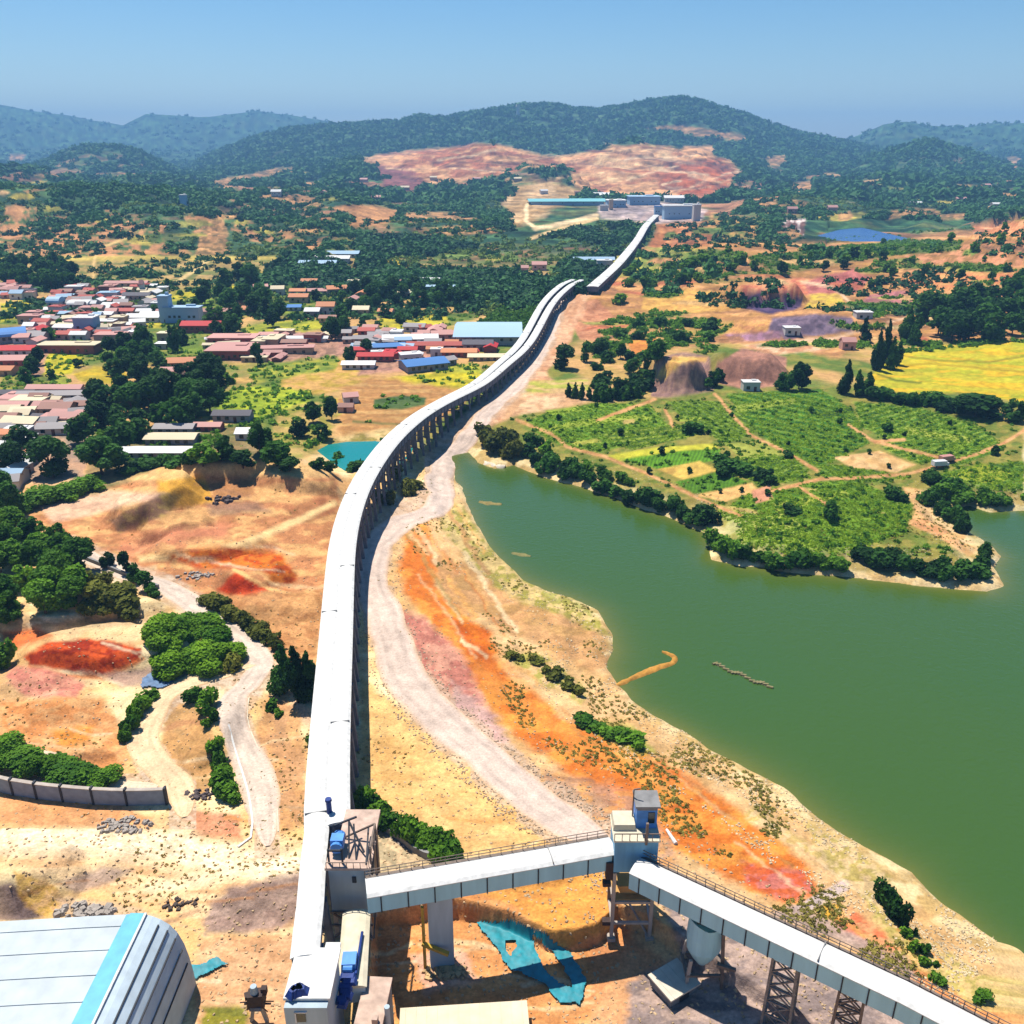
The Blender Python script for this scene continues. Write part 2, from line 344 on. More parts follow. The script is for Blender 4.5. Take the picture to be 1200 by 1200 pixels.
# middle distance, left
paint([(0,308),(90,306),(230,300),(340,304),(340,330),(200,340),(60,345),(0,345)], (110,120,62), 4, .9, 8, (190,158,96), (20,4))
for P in ([(0,302),(60,300),(110,300),(220,300),(330,300),(330,304),(220,306),(60,306),(0,307)],):
    paint(P, (205,180,90), 1.5, .9, 2)
paint([(0,356),(35,350),(60,352),(38,366),(0,378)], (214,200,40), 2, 1, 3, (190,180,60))
for P, c, c2 in (([(38,420),(55,412),(100,410),(96,425),(82,438),(50,440),(36,434)], (205,192,36), (178,170,40)), ([(85,438),(110,430),(140,432),(150,440),(140,452),(95,448)], (205,172,45), (180,160,50)),
          ([(255,335),(285,335),(288,344),(255,345)], (196,184,40), (150,150,50)), ([(265,318),(310,318),(320,322),(310,330),(265,330)], (206,180,60), (120,120,60)), ([(198,340),(228,340),(232,350),(200,352)], (190,176,40), (150,140,50)),
          ([(400,295),(440,292),(470,298),(468,318),(445,322),(430,305)], (206,182,50), (180,160,60)), ([(455,364),(520,365),(528,378),(500,384),(450,386),(440,380)], (206,190,50), (170,160,55)),
          ([(285,385),(320,376),(385,374),(392,384),(330,392),(290,392)], (188,182,50), (140,150,50)), ([(495,288),(540,292),(535,297),(498,293)], (205,170,60), (180,150,60)),
          ([(440,445),(500,437),(560,436),(575,446),(540,462),(470,462),(440,455)], (206,190,40), (176,166,40)), ([(360,420),(420,420),(440,450),(330,470),(330,440)], (205,160,92), (178,150,62)),
          ([(255,460),(300,452),(365,458),(362,476),(300,490),(255,488)], (172,184,44), (140,158,40)), ([(330,400),(400,400),(395,432),(300,450),(290,436)], (168,166,58), (120,140,52))):
    paint(P, c, 2, 1, 4, c2, (16, 3))
paint([(400,455),(440,440),(560,460),(520,490),(470,515),(400,515),(395,480)], (204,160,100), 4, 1, 6, (190,140,84), (26,3), rows_=(0, 8, (178,128,76)))
paint([(438,468),(470,463),(500,466),(498,474),(470,480),(438,479)], (88,110,58), 1.5, 1, 1.5, (70,96,52)); stroke([(415,494),(470,498)], 2, (110,112,60))
paint([(395,512),(470,500),(462,517),(400,520),(376,524),(372,512)], (220,190,130), 3, .9, 4, (150,140,70))
paint([(330,480),(372,470),(392,500),(380,530),(340,540),(310,545),(320,500)], (150,146,62), 4, .9, 6, (190,160,92))
paint([(0,440),(50,436),(70,452),(40,458),(0,462)], (150,150,56), 3, .9, 5, (90,105,46)); paint([(0,460),(110,455),(100,560),(0,570)], (190,150,125), 3, .8, 6, (150,130,120)); paint([(110,500),(300,500),(310,545),(100,580)], (140,120,80), 3, .8, 6, (90,100,55))
for P in ([(60,345),(150,345),(160,400),(20,400),(0,385),(60,375)], [(250,392),(350,388),(450,400),(440,412),(330,424),(260,424)], [(0,395),(60,395),(50,440),(0,440)], [(395,395),(520,388),(560,400),(520,430),(420,440)]):
    paint(P, (190,140,122), 3, .9, 6, (150,110,100), (6,3))
# gully road from the village uphill
stroke([(110,330),(108,318),(112,300),(118,290),(150,278)], 3, (228,190,120)); stroke([(195,352),(200,335),(225,318),(245,305)], 4, (228,196,130))
# right of the conveyor: terraces, fields, stone pits
paint([(690,320),(780,292),(860,284),(960,284),(1040,280),(1200,262),(1200,400),(1030,400),(980,420),(900,400),(830,400),(760,380),(720,400),(690,390)], (220,162,104), 4, 1, 8, (190,140,80), (24,4), rows_=(2, 9, (168,120,78)))
for P, c, c2 in (([(755,345),(800,338),(860,345),(870,362),(800,368),(750,362)], (226,176,90), (200,150,80)), ([(860,335),(940,325),(990,332),(985,352),(940,345),(880,348)], (228,160,112), (206,120,90)),
          ([(940,330),(1000,315),(1020,325),(1000,345),(950,345)], (200,120,110), (176,100,92)), ([(1020,345),(1060,340),(1070,355),(1030,368),(1000,360)], (190,120,118), (160,104,104)),
          ([(950,345),(985,345),(990,358),(945,362)], (222,190,76), (196,160,80)), ([(1040,322),(1200,318),(1200,336),(1080,342),(1045,335)], (208,130,84), (224,166,100)), ([(1060,290),(1200,278),(1200,312),(1060,318)], (212,146,104), (160,116,70)),
          ([(1140,262),(1200,258),(1200,276),(1140,274)], (226,160,112), (200,130,88)), ([(740,300),(840,292),(870,296),(860,312),(780,325),(740,320)], (86,116,44), (120,130,60)), ([(880,300),(1000,288),(1010,304),(940,318),(870,322)], (92,112,52), (130,122,66)),
          ([(990,290),(1060,280),(1130,282),(1120,294),(1050,300),(1000,305)], (104,122,56), (80,100,48)), ([(740,320),(850,318),(920,312),(930,322),(850,332),(745,332)], (150,128,70), (100,112,56)),
          ([(840,385),(930,372),(960,385),(930,400),(850,402)], (214,160,92), (190,130,86)), ([(870,404),(975,395),(990,404),(960,412),(900,416)], (228,190,150), (206,150,110)),
          ([(690,380),(770,362),(850,378),(845,402),(780,410),(700,420)], (120,128,60), (196,146,92)), ([(800,378),(860,376),(850,392),(805,395)], (130,136,50), (190,150,84)), ([(735,400),(768,396),(772,410),(742,415)], (222,150,66), (206,130,62)),
          ([(650,360),(700,350),(720,372),(700,400),(680,398),(668,375)], (214,150,110), (190,128,92)),
          ([(868,346),(900,342),(940,348),(940,360),(905,368),(868,362)], (92,72,100), (70,56,92)), ([(905,372),(960,368),(1000,372),(1000,388),(920,398),(900,385)], (140,118,134), (108,92,110)),
          ([(850,392),(912,388),(915,398),(855,400)], (176,130,150), (150,112,120)), ([(770,420),(800,412),(832,418),(836,462),(800,472),(764,465)], (176,138,118), (150,116,108)), ([(840,425),(870,408),(920,418),(925,450),(870,456),(838,448)], (184,132,110), (156,112,96)),
          ([(766,440),(788,418),(830,418),(828,424),(800,424),(776,446)], (232,190,100), (210,160,90))):
    paint(P, c, 1.8, 1, 3.5, c2, (9, 3))
stroke([(940,330),(975,336),(992,350),(1000,362),(1060,358)], 3, (236,200,160)); stroke([(930,400),(980,396),(1060,372)], 3, (232,190,150))
rg = random.Random(21)
for k in range(90):       # terrace strips and plots on the slopes right of the gallery
    cx, cy = rg.uniform(700, 1200), rg.uniform(288, 405)
    if 860 < cx < 1010 and 340 < cy < 400: continue
    w_, h_ = rg.uniform(10, 42), rg.uniform(1.2, 4.5); a_ = rg.uniform(-.12, .1)
    c_ = rg.choice([(228,182,118),(206,146,96),(176,124,84),(196,190,84),(120,146,60),(86,122,52),(236,200,140),(150,156,72),(210,120,84),(140,104,78)])
    paint([(cx - w_, cy - a_ * w_), (cx - w_ * .5, cy - h_), (cx + w_ * .6, cy - h_ * 1.1), (cx + w_, cy + a_ * w_), (cx + w_ * .4, cy + h_), (cx - w_ * .6, cy + h_ * .8)], c_, 1.2, .9, 4, tuple(int(v * .8) for v in c_), (6, 2))
# yellow rice field
paint([(1020,440),(1045,412),(1100,405),(1200,398),(1260,400),(1260,480),(1200,474),(1140,460),(1080,462),(1030,458)], (222,180,42), 2, 1, 3, (176,176,44), (30,3), rows_=(-4, 13, (196,184,50)))
stroke([(1028,438),(1050,446),(1080,448)], 2, (96,110,36)); stroke([(1048,416),(1100,422),(1160,424),(1200,418)], 1.8, (140,130,36)); stroke([(1028,432),(1090,426),(1200,436)], 1.6, (170,140,30))
# causeway sand beside the conveyor
paint([(700,340),(690,350),(668,400),(640,440),(660,452),(700,455),(720,470),(680,490),(610,490),(560,510),(545,530),(520,545),(500,560),(500,530),(540,490),(600,440),(640,390),(660,345)], (226,176,136), 3, 1, 5, (206,152,112), (10,6))
paint([(605,448),(690,444),(690,460),(610,462)], (172,176,70), 2, .9, 3, (216,180,120), (20,2)); paint([(600,462),(720,460),(740,478),(690,490),(640,492),(590,490)], (230,190,146), 3, .9, 4, (206,160,116))
# peninsula: crops
paint([(560,505),(610,486),(700,470),(760,468),(840,458),(1000,452),(1120,470),(1200,500),(1200,600),(1120,600),(1165,650),(1150,680),(1000,670),(840,655),(820,620),(700,565),(600,540)], (112,124,50), 3, 1, 4, (150,140,66), (14,5))
CROPS = [([(612,496),(640,484),(700,472),(760,474),(785,500),(770,516),(700,530),(650,520)], (92,134,28), (64,104,26)),
 ([(850,462),(960,455),(1000,480),(1018,520),(960,548),(930,540),(880,500)], (64,112,30), (44,88,26)), ([(1000,470),(1080,478),(1150,500),(1178,525),(1120,548),(1050,520),(1010,500)], (84,124,34), (58,98,30)),
 ([(700,508),(770,500),(820,494),(835,505),(740,528)], (98,120,40), (70,100,34)), ([(780,470),(850,470),(890,505),(850,520),(800,490)], (88,112,40), (62,94,34)),
 ([(880,575),(940,568),(1000,562),(1070,590),(1060,625),(980,650),(900,648),(850,630),(845,600)], (98,138,32), (74,114,28)), ([(840,590),(880,600),(950,625),(960,645),(880,640),(845,620)], (136,156,44), (104,134,36)),
 ([(1028,518),(1070,515),(1105,538),(1080,545),(1040,528)], (70,118,32), (52,98,28)), ([(960,545),(1010,545),(1060,560),(1010,566),(965,562)], (70,110,32), (52,90,28)), ([(1085,560),(1140,545),(1200,540),(1200,575),(1120,582)], (80,120,36), (56,94,30)), ([(900,530),(940,545),(950,560),(890,570),(850,540)], (78,108,38), (56,86,32))]
for i_, (P, c, c2) in enumerate(CROPS): paint(P, c, 1.6, 1, 2, c2, (7, 2.5), rows_=((-28, 5, (132,160,50)), (-12, 6, (120,150,48)), (20, 6, (140,164,60)), (8, 5, (150,166,60)))[i_ % 4])
for P, c in (([(640,500),(700,488),(760,486),(764,492),(700,496),(645,506)], (158,172,60)), ([(905,590),(990,575),(996,582),(910,600)], (172,180,70)), ([(930,610),(1010,596),(1030,606),(940,622)], (120,156,40)), ([(860,475),(930,466),(934,472),(864,484)], (150,164,60)), ([(1060,500),(1140,512),(1136,520),(1060,508)], (160,168,66)), ([(850,520),(900,515),(925,532),(870,538)], (160,166,70)), ([(880,610),(925,600),(940,615),(890,628)], (176,182,84))):
    paint(P, c, 1.2, .85, 2)
paint([(712,534),(770,524),(838,520),(842,526),(780,532),(726,540)], (196,190,60), 1.2, 1, 1); paint([(726,538),(800,528),(846,526),(835,540),(780,552)], (100,150,36), 1.2, 1, 1, rows_=(70, 4, (72,112,30)))
paint([(770,550),(820,540),(842,552),(800,562)], (222,186,92), 1.2, 1, 1.5, (200,160,80)); paint([(790,565),(845,552),(876,564),(850,578),(812,578)], (92,136,34), 1.2, 1, 1, rows_=(75, 4, (70,110,30)))
paint([(815,580),(880,566),(888,575),(850,588)], (230,182,112), 1.5, 1, 2); paint([(976,536),(1030,528),(1074,545),(1050,554),(1000,548)], (228,186,128), 1.2, 1, 1.5, (212,168,108))
paint([(1110,560),(1150,542),(1190,556),(1170,568)], (150,160,46), 1.6, 1, 2)
paint([(880,575),(902,568),(905,585),(885,590)], (216,150,116), 1.5, 1, 2)
rg = random.Random(33)
for k in range(36):       # small strips among the peninsula crops
    cx, cy = rg.uniform(640, 1160), rg.uniform(478, 625)
    if not any(inside(np.array([cx]), np.array([cy]), P)[0] for P, c, c2 in CROPS): continue
    w_, h_ = rg.uniform(8, 26), rg.uniform(1.5, 4); a_ = rg.uniform(-.1, .35)
    c_ = rg.choice([(160,180,60),(190,186,80),(70,110,34),(56,92,30),(206,176,104),(136,166,50),(120,150,44)])
    paint([(cx - w_, cy - a_ * w_), (cx + w_ * .7, cy + a_ * w_ - h_ * 1.4), (cx + w_, cy + a_ * w_), (cx - w_ * .7, cy - a_ * w_ + h_ * 1.4)], c_, 1, .9, 2, tuple(int(v * .86) for v in c_), (5, 2))
for P in ([(605,492),(645,508),(665,524),(710,536),(760,556),(800,575),(850,597),(870,605)], [(838,462),(858,486),(880,510),(930,535),(958,552)], [(700,492),(740,478),(768,468)], [(1000,560),(1060,556),(1110,543),(1150,530),(1175,520),(1200,505)],
          [(905,575),(960,562),(1000,560)], [(995,498),(1025,518),(1060,515)], [(935,570),(970,592)], [(780,480),(790,500)], [(1020,516),(1100,536)]):
    stroke(P, 3.4, (220,166,110), 1.2, 1, 2, (196,140,90))
paint([(1058,570),(1080,575),(1098,600),(1130,625),(1150,645),(1135,652),(1100,630),(1064,615),(1072,600)], (232,178,118), 2, 1, 3, (210,150,100))
# lake margins: pale dried ledges
m = (Y < 420) & (Y > 40)
dl = np.full(X.shape, 1e3); dl[m] = sdist(X[m], Y[m], LAKE); dlw = dl + 5 * (n2[..., 0] - .5)
b = ((1 - sstep(5, 12, dlw)) * (dl < 14))[..., None] * .85
west = ((SX < 1200) & ((SY > 700) | (SX < 700)))[..., None]
C = mix(C, mix(lin((236,212,160)), lin((196,164,104)), sstep(.4, .6, fbm(X / 3, Y / 3, 3, 77)[..., None])), b * np.where(west, 1, .75))
# west bank: coloured spoil
paint([(455,600),(500,570),(530,560),(560,620),(640,700),(700,740),(740,830),(900,930),(1100,1080),(1250,1180),(1250,1300),(700,1100),(560,930),(470,780),(440,680)], (224,178,124), 6, .8, 8, (206,160,104), (30,16))
paint([(490,640),(560,665),(640,700),(710,730),(715,780),(690,790),(640,760),(560,720),(500,700)], (202,150,98), 5, .8, 8, (184,140,84), (26,8))
ORANGE = [(478,608),(500,596),(508,650),(512,690),(540,715),(575,740),(580,770),(600,795),(660,840),(740,870),(800,905),(880,960),(950,1020),(958,1045),(935,1060),(880,1045),(800,1000),(740,965),(690,925),(630,880),(590,850),(552,800),(520,745),(480,705),(466,670)]
paint(ORANGE, (232,150,66), 6, 1, 7, (214,118,46), (26,12)); paint([(530,725),(570,738),(574,775),(545,768)], (204,92,30), 5, .8, 7); paint([(870,1010),(940,1020),(955,1048),(920,1058),(870,1035)], (200,84,54), 5, .8, 8, (196,110,110))
paint([(500,690),(560,740),(610,790),(640,830)], (238,140,40), 6, .5, 8); stroke([(560,785),(620,830),(700,880),(790,925)], 14, (236,150,70), 5, .7, 8)
paint([(466,715),(500,725),(540,765),(575,830),(590,870),(550,860),(500,810),(470,760)], (214,150,128), 6, .9, 8, (186,112,100), (14,10)); paint([(530,800),(570,830),(600,875),(560,880),(530,850)], (214,180,170), 6, .7, 8)
paint([(640,900),(740,930),(800,1000),(760,1040),(700,990),(640,940)], (224,160,100), 8, .8, 8, (196,150,120))
paint([(420,790),(470,830),(560,905),(680,985),(712,1005),(600,1005),(520,1000),(440,940),(425,900)], (222,172,104), 5, .9, 6, (236,190,120), (30,10))
paint([(940,960),(1010,1000),(1045,1030),(1030,1080),(1010,1050),(960,1000)], (220,190,140), 4, .8, 6, (176,160,84), (8,5)); paint([(880,945),(1000,1020),(990,1032),(870,960)], (196,176,100), 4, .6, 6, (230,200,150), (7,5))
paint([(960,1060),(1000,1066),(1060,1110),(1080,1135),(1040,1125),(980,1090)], (222,110,70), 5, .9, 6, (232,160,110)); paint([(958,1060),(985,1058),(990,1078),(962,1080)], (206,160,50), 3, .9, 4)
paint([(1010,1050),(1100,1110),(1200,1165),(1200,1200),(1130,1190),(1060,1130)], (214,186,120), 5, .7, 7, (170,164,80), (7,5)); paint([(1050,1120),(1130,1170),(1180,1200),(1100,1200)], (214,120,70), 5, .7, 7)
stroke([(935,1068),(990,1038)], 14, (196,176,168), 2, 1, 2); paint([(930,1060),(1060,1120),(1075,1150),(1000,1110),(900,1072)], (176,152,140), 4, .9, 4)
paint([(540,590),(560,620),(600,665),(690,712),(715,745),(690,735),(600,700),(560,670),(520,620),(515,590)], (216,190,124), 4, .8, 7, (150,150,60), (7,5))
paint([(590,765),(640,765),(690,812),(680,825),(620,792)], (160,160,66), 4, .8, 7, (220,186,130), (8,6)); paint([(690,845),(740,850),(770,880),(750,885),(700,862)], (150,156,60), 4, .8, 5)
paint([(730,760),(775,770),(800,800),(730,800)], (196,140,60), 6, .3, 6)
# left wasteland
paint([(0,600),(100,585),(190,548),(270,541),(350,540),(395,555),(400,620),(385,700),(360,800),(300,760),(240,710),(150,670),(90,650),(60,620),(0,610)], (222,170,110), 4, 1, 6, (196,134,88), (24,8))
paint([(185,548),(240,560),(250,590),(200,595),(185,575)], (226,168,60), 3, .9, 4); paint([(245,560),(290,555),(300,580),(252,588)], (190,134,86), 2, .9, 2)
paint([(150,562),(190,548),(270,542),(350,541),(395,552),(390,560),(260,556),(200,562)], (240,196,130), 4, .8, 5); paint([(40,590),(130,575),(200,580),(100,605),(60,612)], (236,196,164), 4, .8, 5)
paint([(130,610),(190,578),(215,580),(195,605),(140,625)], (110,84,72), 3, .8, 4, (150,130,70)); paint([(240,590),(300,588),(320,600),(250,604)], (150,118,98), 4, .7, 5); paint([(330,595),(380,580),(392,600),(350,615)], (160,100,66), 4, .8, 5)
stroke([(165,655),(230,650),(290,635),(330,618),(390,590)], 7, (250,214,150), 3, .9, 4); stroke([(150,645),(190,630),(260,620)], 18, (206,130,96), 6, .7, 8)
paint([(195,650),(260,640),(330,650),(350,675),(335,690),(300,665),(230,665)], (220,124,44), 4, 1, 7, (196,84,30), (12,5)); paint([(255,690),(275,670),(320,690),(300,698),(270,698)], (214,66,24), 3, .95, 3)
stroke([(275,668),(315,690),(345,697)], 4, (240,186,120)); paint([(240,700),(380,690),(375,780),(330,760)], (214,158,102), 6, .8, 8, (186,130,80))
paint([(0,740),(40,735),(60,745),(10,765)], (220,110,52), 4, .9, 5); paint([(28,770),(60,752),(110,748),(165,758),(165,775),(110,795),(80,785),(35,780)], (206,84,34), 3, 1, 6, (156,50,22), (10,5)); stroke([(35,782),(75,792),(120,795),(168,772)], 4, (226,130,70), 2, .8)
paint([(10,780),(60,785),(100,800),(90,820),(30,815),(8,800)], (206,124,108), 4, .9, 6, (224,150,124), (8,4)); paint([(0,700),(40,725),(160,718),(180,728),(120,735),(40,735),(0,735)], (196,160,116), 4, .9, 5, (150,130,90)); paint([(120,790),(180,780),(190,800),(140,805)], (170,138,128), 4, .8, 5)
paint([(0,820),(120,820),(160,870),(140,915),(60,890),(0,860)], (232,170,110), 5, .9, 8, (216,140,80), (16,8)); paint([(60,855),(110,850),(100,872),(70,875)], (226,146,56), 5, .8, 6)
paint([(200,815),(240,830),(262,900),(240,935),(210,920),(190,870)], (200,148,92), 4, .9, 5, (186,140,86)); paint([(310,810),(355,830),(362,960),(330,980),(300,880)], (216,160,104), 5, .9, 6, (196,144,100), (10,14)); stroke([(325,780),(360,840),(372,855)], 14, (226,184,150), 4, .8, 5)
paint([(0,970),(200,960),(380,990),(380,1110),(230,1080),(0,1010)], (246,210,160), 8, .9, 10, (232,182,130), (60,10)); stroke([(-30,985),(100,985),(200,992),(290,1012),(400,1022)], 34, (255,238,206), 10, .95, 8, (250,222,180)); stroke([(-30,1000),(120,998),(240,1030)], 10, (240,204,160), 4, .7, 6); stroke([(310,985),(300,1010),(240,1030),(180,1040)], 14, (252,228,188), 6, .7, 8)
paint([(200,945),(280,955),(285,985),(230,975)], (216,136,100), 5, .8, 6, (190,110,80)); paint([(0,925),(140,935),(180,965),(60,970),(0,965)], (224,154,104), 5, .8, 6, (206,140,90))
paint([(68,1035),(120,1015),(155,1018),(130,1035),(90,1048)], (176,150,136), 5, .8, 6); paint([(270,1040),(355,1020),(365,1060),(330,1090),(240,1095),(245,1060)], (176,148,136), 6, .9, 8, (150,124,116), (16,10)); paint([(0,1025),(20,1040),(50,1075),(0,1085)], (128,108,104), 4, 1, 4)
paint([(15,1020),(60,1035),(80,1060),(50,1078),(20,1050)], (206,160,66), 4, .8, 6, (220,170,110), (7,5)); paint([(60,1050),(150,1060),(240,1095),(200,1080),(80,1080)], (214,186,160), 5, .6, 8)
paint([(230,1100),(345,1095),(340,1200),(330,1300),(230,1300)], (230,180,136), 6, .9, 8, (214,160,116), (20,14)); paint([(238,1180),(290,1178),(296,1300),(232,1300)], (140,140,30), 5, .9, 6, (110,120,30))
paint([(435,1060),(720,1020),(740,1100),(690,1200),(690,1400),(430,1400)], (232,160,96), 8, .9, 8, (214,138,76), (30,12)); paint([(540,1040),(720,1010),(716,1090),(660,1110),(600,1060)], (236,168,80), 4, .9, 4, (226,156,76), (22,6))
paint([(690,1100),(745,1105),(800,1140),(720,1300),(690,1300)], (216,146,96), 6, .8, 8); paint([(770,1050),(830,1070),(940,1120),(1080,1200),(1000,1300),(720,1300),(740,1150),(800,1120)], (186,160,146), 6, 1, 8, (146,128,122), (24,10))
paint([(480,1120),(540,1110),(560,1150),(500,1165)], (222,180,160), 6, .7, 8)
paint([(330,945),(425,960),(440,1050),(520,1000),(450,955),(430,950)], (206,176,140), 4, .8, 4, (150,136,110), (6,5)); stroke([(445,968),(480,992),(520,1006)], 8, (150,150,160), 2, .9, 3)
rg = random.Random(9)
for k in range(70):
    cx, cy = rg.uniform(-10, 390), rg.uniform(560, 1180)
    if k % 3 == 0: cx, cy = rg.uniform(440, 700), rg.uniform(860, 1180)
    L_ = rg.uniform(12, 55); a_ = rg.uniform(-.5, .4); P_ = [(cx - L_, cy - a_ * L_ * .5), (cx, cy + rg.uniform(-6, 6)), (cx + L_, cy + a_ * L_ * .5 + rg.uniform(-5, 5))]
    c_ = rg.choice([(252,232,192), (250,222,170), (196,138,92), (186,130,90), (222,150,80), (244,208,160), (168,124,96)])
    stroke(P_, rg.uniform(1.5, 7), c_, 2, rg.uniform(.4, .85), 6, tuple(int(v * .9) for v in c_))
for k in range(46):       # strata along the west bank
    t_ = rg.random(); bx, by = np.interp(t_, [0, .3, .6, 1], [500, 560, 760, 1060]), np.interp(t_, [0, .3, .6, 1], [600, 740, 900, 1110])
    ox = rg.uniform(-30, 50); dx_, dy_ = np.array([.55, .83]) * rg.uniform(14, 60)
    if t_ > .3: dx_, dy_ = np.array([.8, .6]) * rg.uniform(14, 60)
    c_ = rg.choice([(250,220,170), (236,196,140), (190,140,92), (214,126,60), (176,146,84), (240,178,100)])
    stroke([(bx + ox - dx_, by - dy_), (bx + ox + rg.uniform(-4, 4), by), (bx + ox + dx_, by + dy_)], rg.uniform(1.5, 6), c_, 2, rg.uniform(.4, .8), 6, tuple(int(v * .88) for v in c_))
for k, (P, w) in ROADS.items():
    Pw = [(a, b) for a, b in P]
    for i in range(len(Pw) - 1):
        yy = (Pw[i][1] + Pw[i + 1][1]) / 2; s = ppm(at_z(600, max(yy, 300), 0)[1])
        stroke([Pw[i], Pw[i + 1]], w * 2 * s * .95 + 3, (216,192,166) if k != 'haul_road' else (214,186,160), 3, .75, 4, (196,164,134))
for off in (-14, 16):       # spoil berms and wheel lines beside the haul road
    stroke([(455 + off, 760), (520 + off, 850 + off * .3), (600 + off, 915 + off * .3), (700 + off, 985 + off * .3)], 5, (150,118,96), 2, .6, 6, (206,170,130))
C = C * np.clip(1 + ct * np.clip((wy - 250) / 900, 0, 1) * 1.7 + ct2 * np.clip((wy - 200) / 600, 0, 1) * .5, .35, 1.7)
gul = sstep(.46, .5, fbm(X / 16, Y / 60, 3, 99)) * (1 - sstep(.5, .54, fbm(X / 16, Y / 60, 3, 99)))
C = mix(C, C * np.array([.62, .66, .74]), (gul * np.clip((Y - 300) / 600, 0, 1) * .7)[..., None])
C = np.clip(C, 0.004, .9)

# ------------------------------------------------------------------ materials
MATS = {}
def nmat(name):
    m = bpy.data.materials.new(name); m.use_nodes = True; n = m.node_tree
    return m, n, n.nodes['Principled BSDF']
def N(n, t, **kw):
    o = n.nodes.new(t)
    for k, v in kw.items(): setattr(o, k, v)
    return o
def mat(name, rgb, rough=.8, var=.15, scale=1.0, spec=.3, metal=0, bump=0, streak=False, rnd=0.0, k=None):
    """weathered painted / mineral surface"""
    if name in MATS: return MATS[name]
    m, n, b = nmat(name); c = lin(rgb, KALB if k is None else k)
    tc = N(n, 'ShaderNodeTexCoord'); mp = N(n, 'ShaderNodeMapping'); n.links.new(tc.outputs['Object'], mp.inputs[0])
    if streak: mp.inputs['Scale'].default_value = (1, 1, .15)
    nz = N(n, 'ShaderNodeTexNoise'); nz.inputs['Scale'].default_value = scale; nz.inputs['Detail'].default_value = 7
    n.links.new(mp.outputs[0], nz.inputs['Vector'])
    mr = N(n, 'ShaderNodeMapRange'); mr.inputs[1].default_value = .3; mr.inputs[2].default_value = .7
    mr.inputs[3].default_value = 1 - var; mr.inputs[4].default_value = 1 + var * .6; n.links.new(nz.outputs[0], mr.inputs[0])
    mul = N(n, 'ShaderNodeVectorMath', operation='SCALE'); mul.inputs[0].default_value = tuple(c); n.links.new(mr.outputs[0], mul.inputs['Scale'])
    last = mul.outputs[0]
    if rnd:
        oi = N(n, 'ShaderNodeObjectInfo'); m2 = N(n, 'ShaderNodeMapRange'); m2.inputs[3].default_value = 1 - rnd; m2.inputs[4].default_value = 1 + rnd
        n.links.new(oi.outputs['Random'], m2.inputs[0]); s2 = N(n, 'ShaderNodeVectorMath', operation='SCALE')
        n.links.new(last, s2.inputs[0]); n.links.new(m2.outputs[0], s2.inputs['Scale']); last = s2.outputs[0]
    n.links.new(last, b.inputs['Base Color'])
    b.inputs['Roughness'].default_value = rough; b.inputs['Specular IOR Level'].default_value = spec; b.inputs['Metallic'].default_value = metal
    if bump:
        bp = N(n, 'ShaderNodeBump'); bp.inputs['Strength'].default_value = bump; bp.inputs['Distance'].default_value = .1
        n.links.new(nz.outputs[0], bp.inputs['Height']); n.links.new(bp.outputs[0], b.inputs['Normal'])
    MATS[name] = m; return m
def leafmat(name, rgb, rgb2, scale=.8, trans=.36):
    if name in MATS: return MATS[name]
    m, n, b = nmat(name)
    tc = N(n, 'ShaderNodeTexCoord'); nz = N(n, 'ShaderNodeTexNoise'); nz.inputs['Scale'].default_value = scale; nz.inputs['Detail'].default_value = 3
    n.links.new(tc.outputs['Object'], nz.inputs['Vector'])
    oi = N(n, 'ShaderNodeObjectInfo'); ad = N(n, 'ShaderNodeMath', operation='MULTIPLY_ADD'); ad.inputs[1].default_value = .35
    n.links.new(oi.outputs['Random'], ad.inputs[0]); n.links.new(nz.outputs[0], ad.inputs[2])
    cr = N(n, 'ShaderNodeValToRGB'); e = cr.color_ramp.elements
    e[0].position = .45; e[0].color = (*lin(rgb), 1); e[1].position = .85; e[1].color = (*lin(rgb2), 1)
    n.links.new(ad.outputs[0], cr.inputs[0]); n.links.new(cr.outputs[0], b.inputs['Base Color'])
    b.inputs['Roughness'].default_value = .75; b.inputs['Specular IOR Level'].default_value = .15
    tr = N(n, 'ShaderNodeBsdfTranslucent'); n.links.new(cr.outputs[0], tr.inputs[0])
    mx = N(n, 'ShaderNodeMixShader'); mx.inputs[0].default_value = trans
    n.links.new(b.outputs[0], mx.inputs[1]); n.links.new(tr.outputs[0], mx.inputs[2]); n.links.new(mx.outputs[0], n.nodes['Material Output'].inputs[0])
    MATS[name] = m; return m
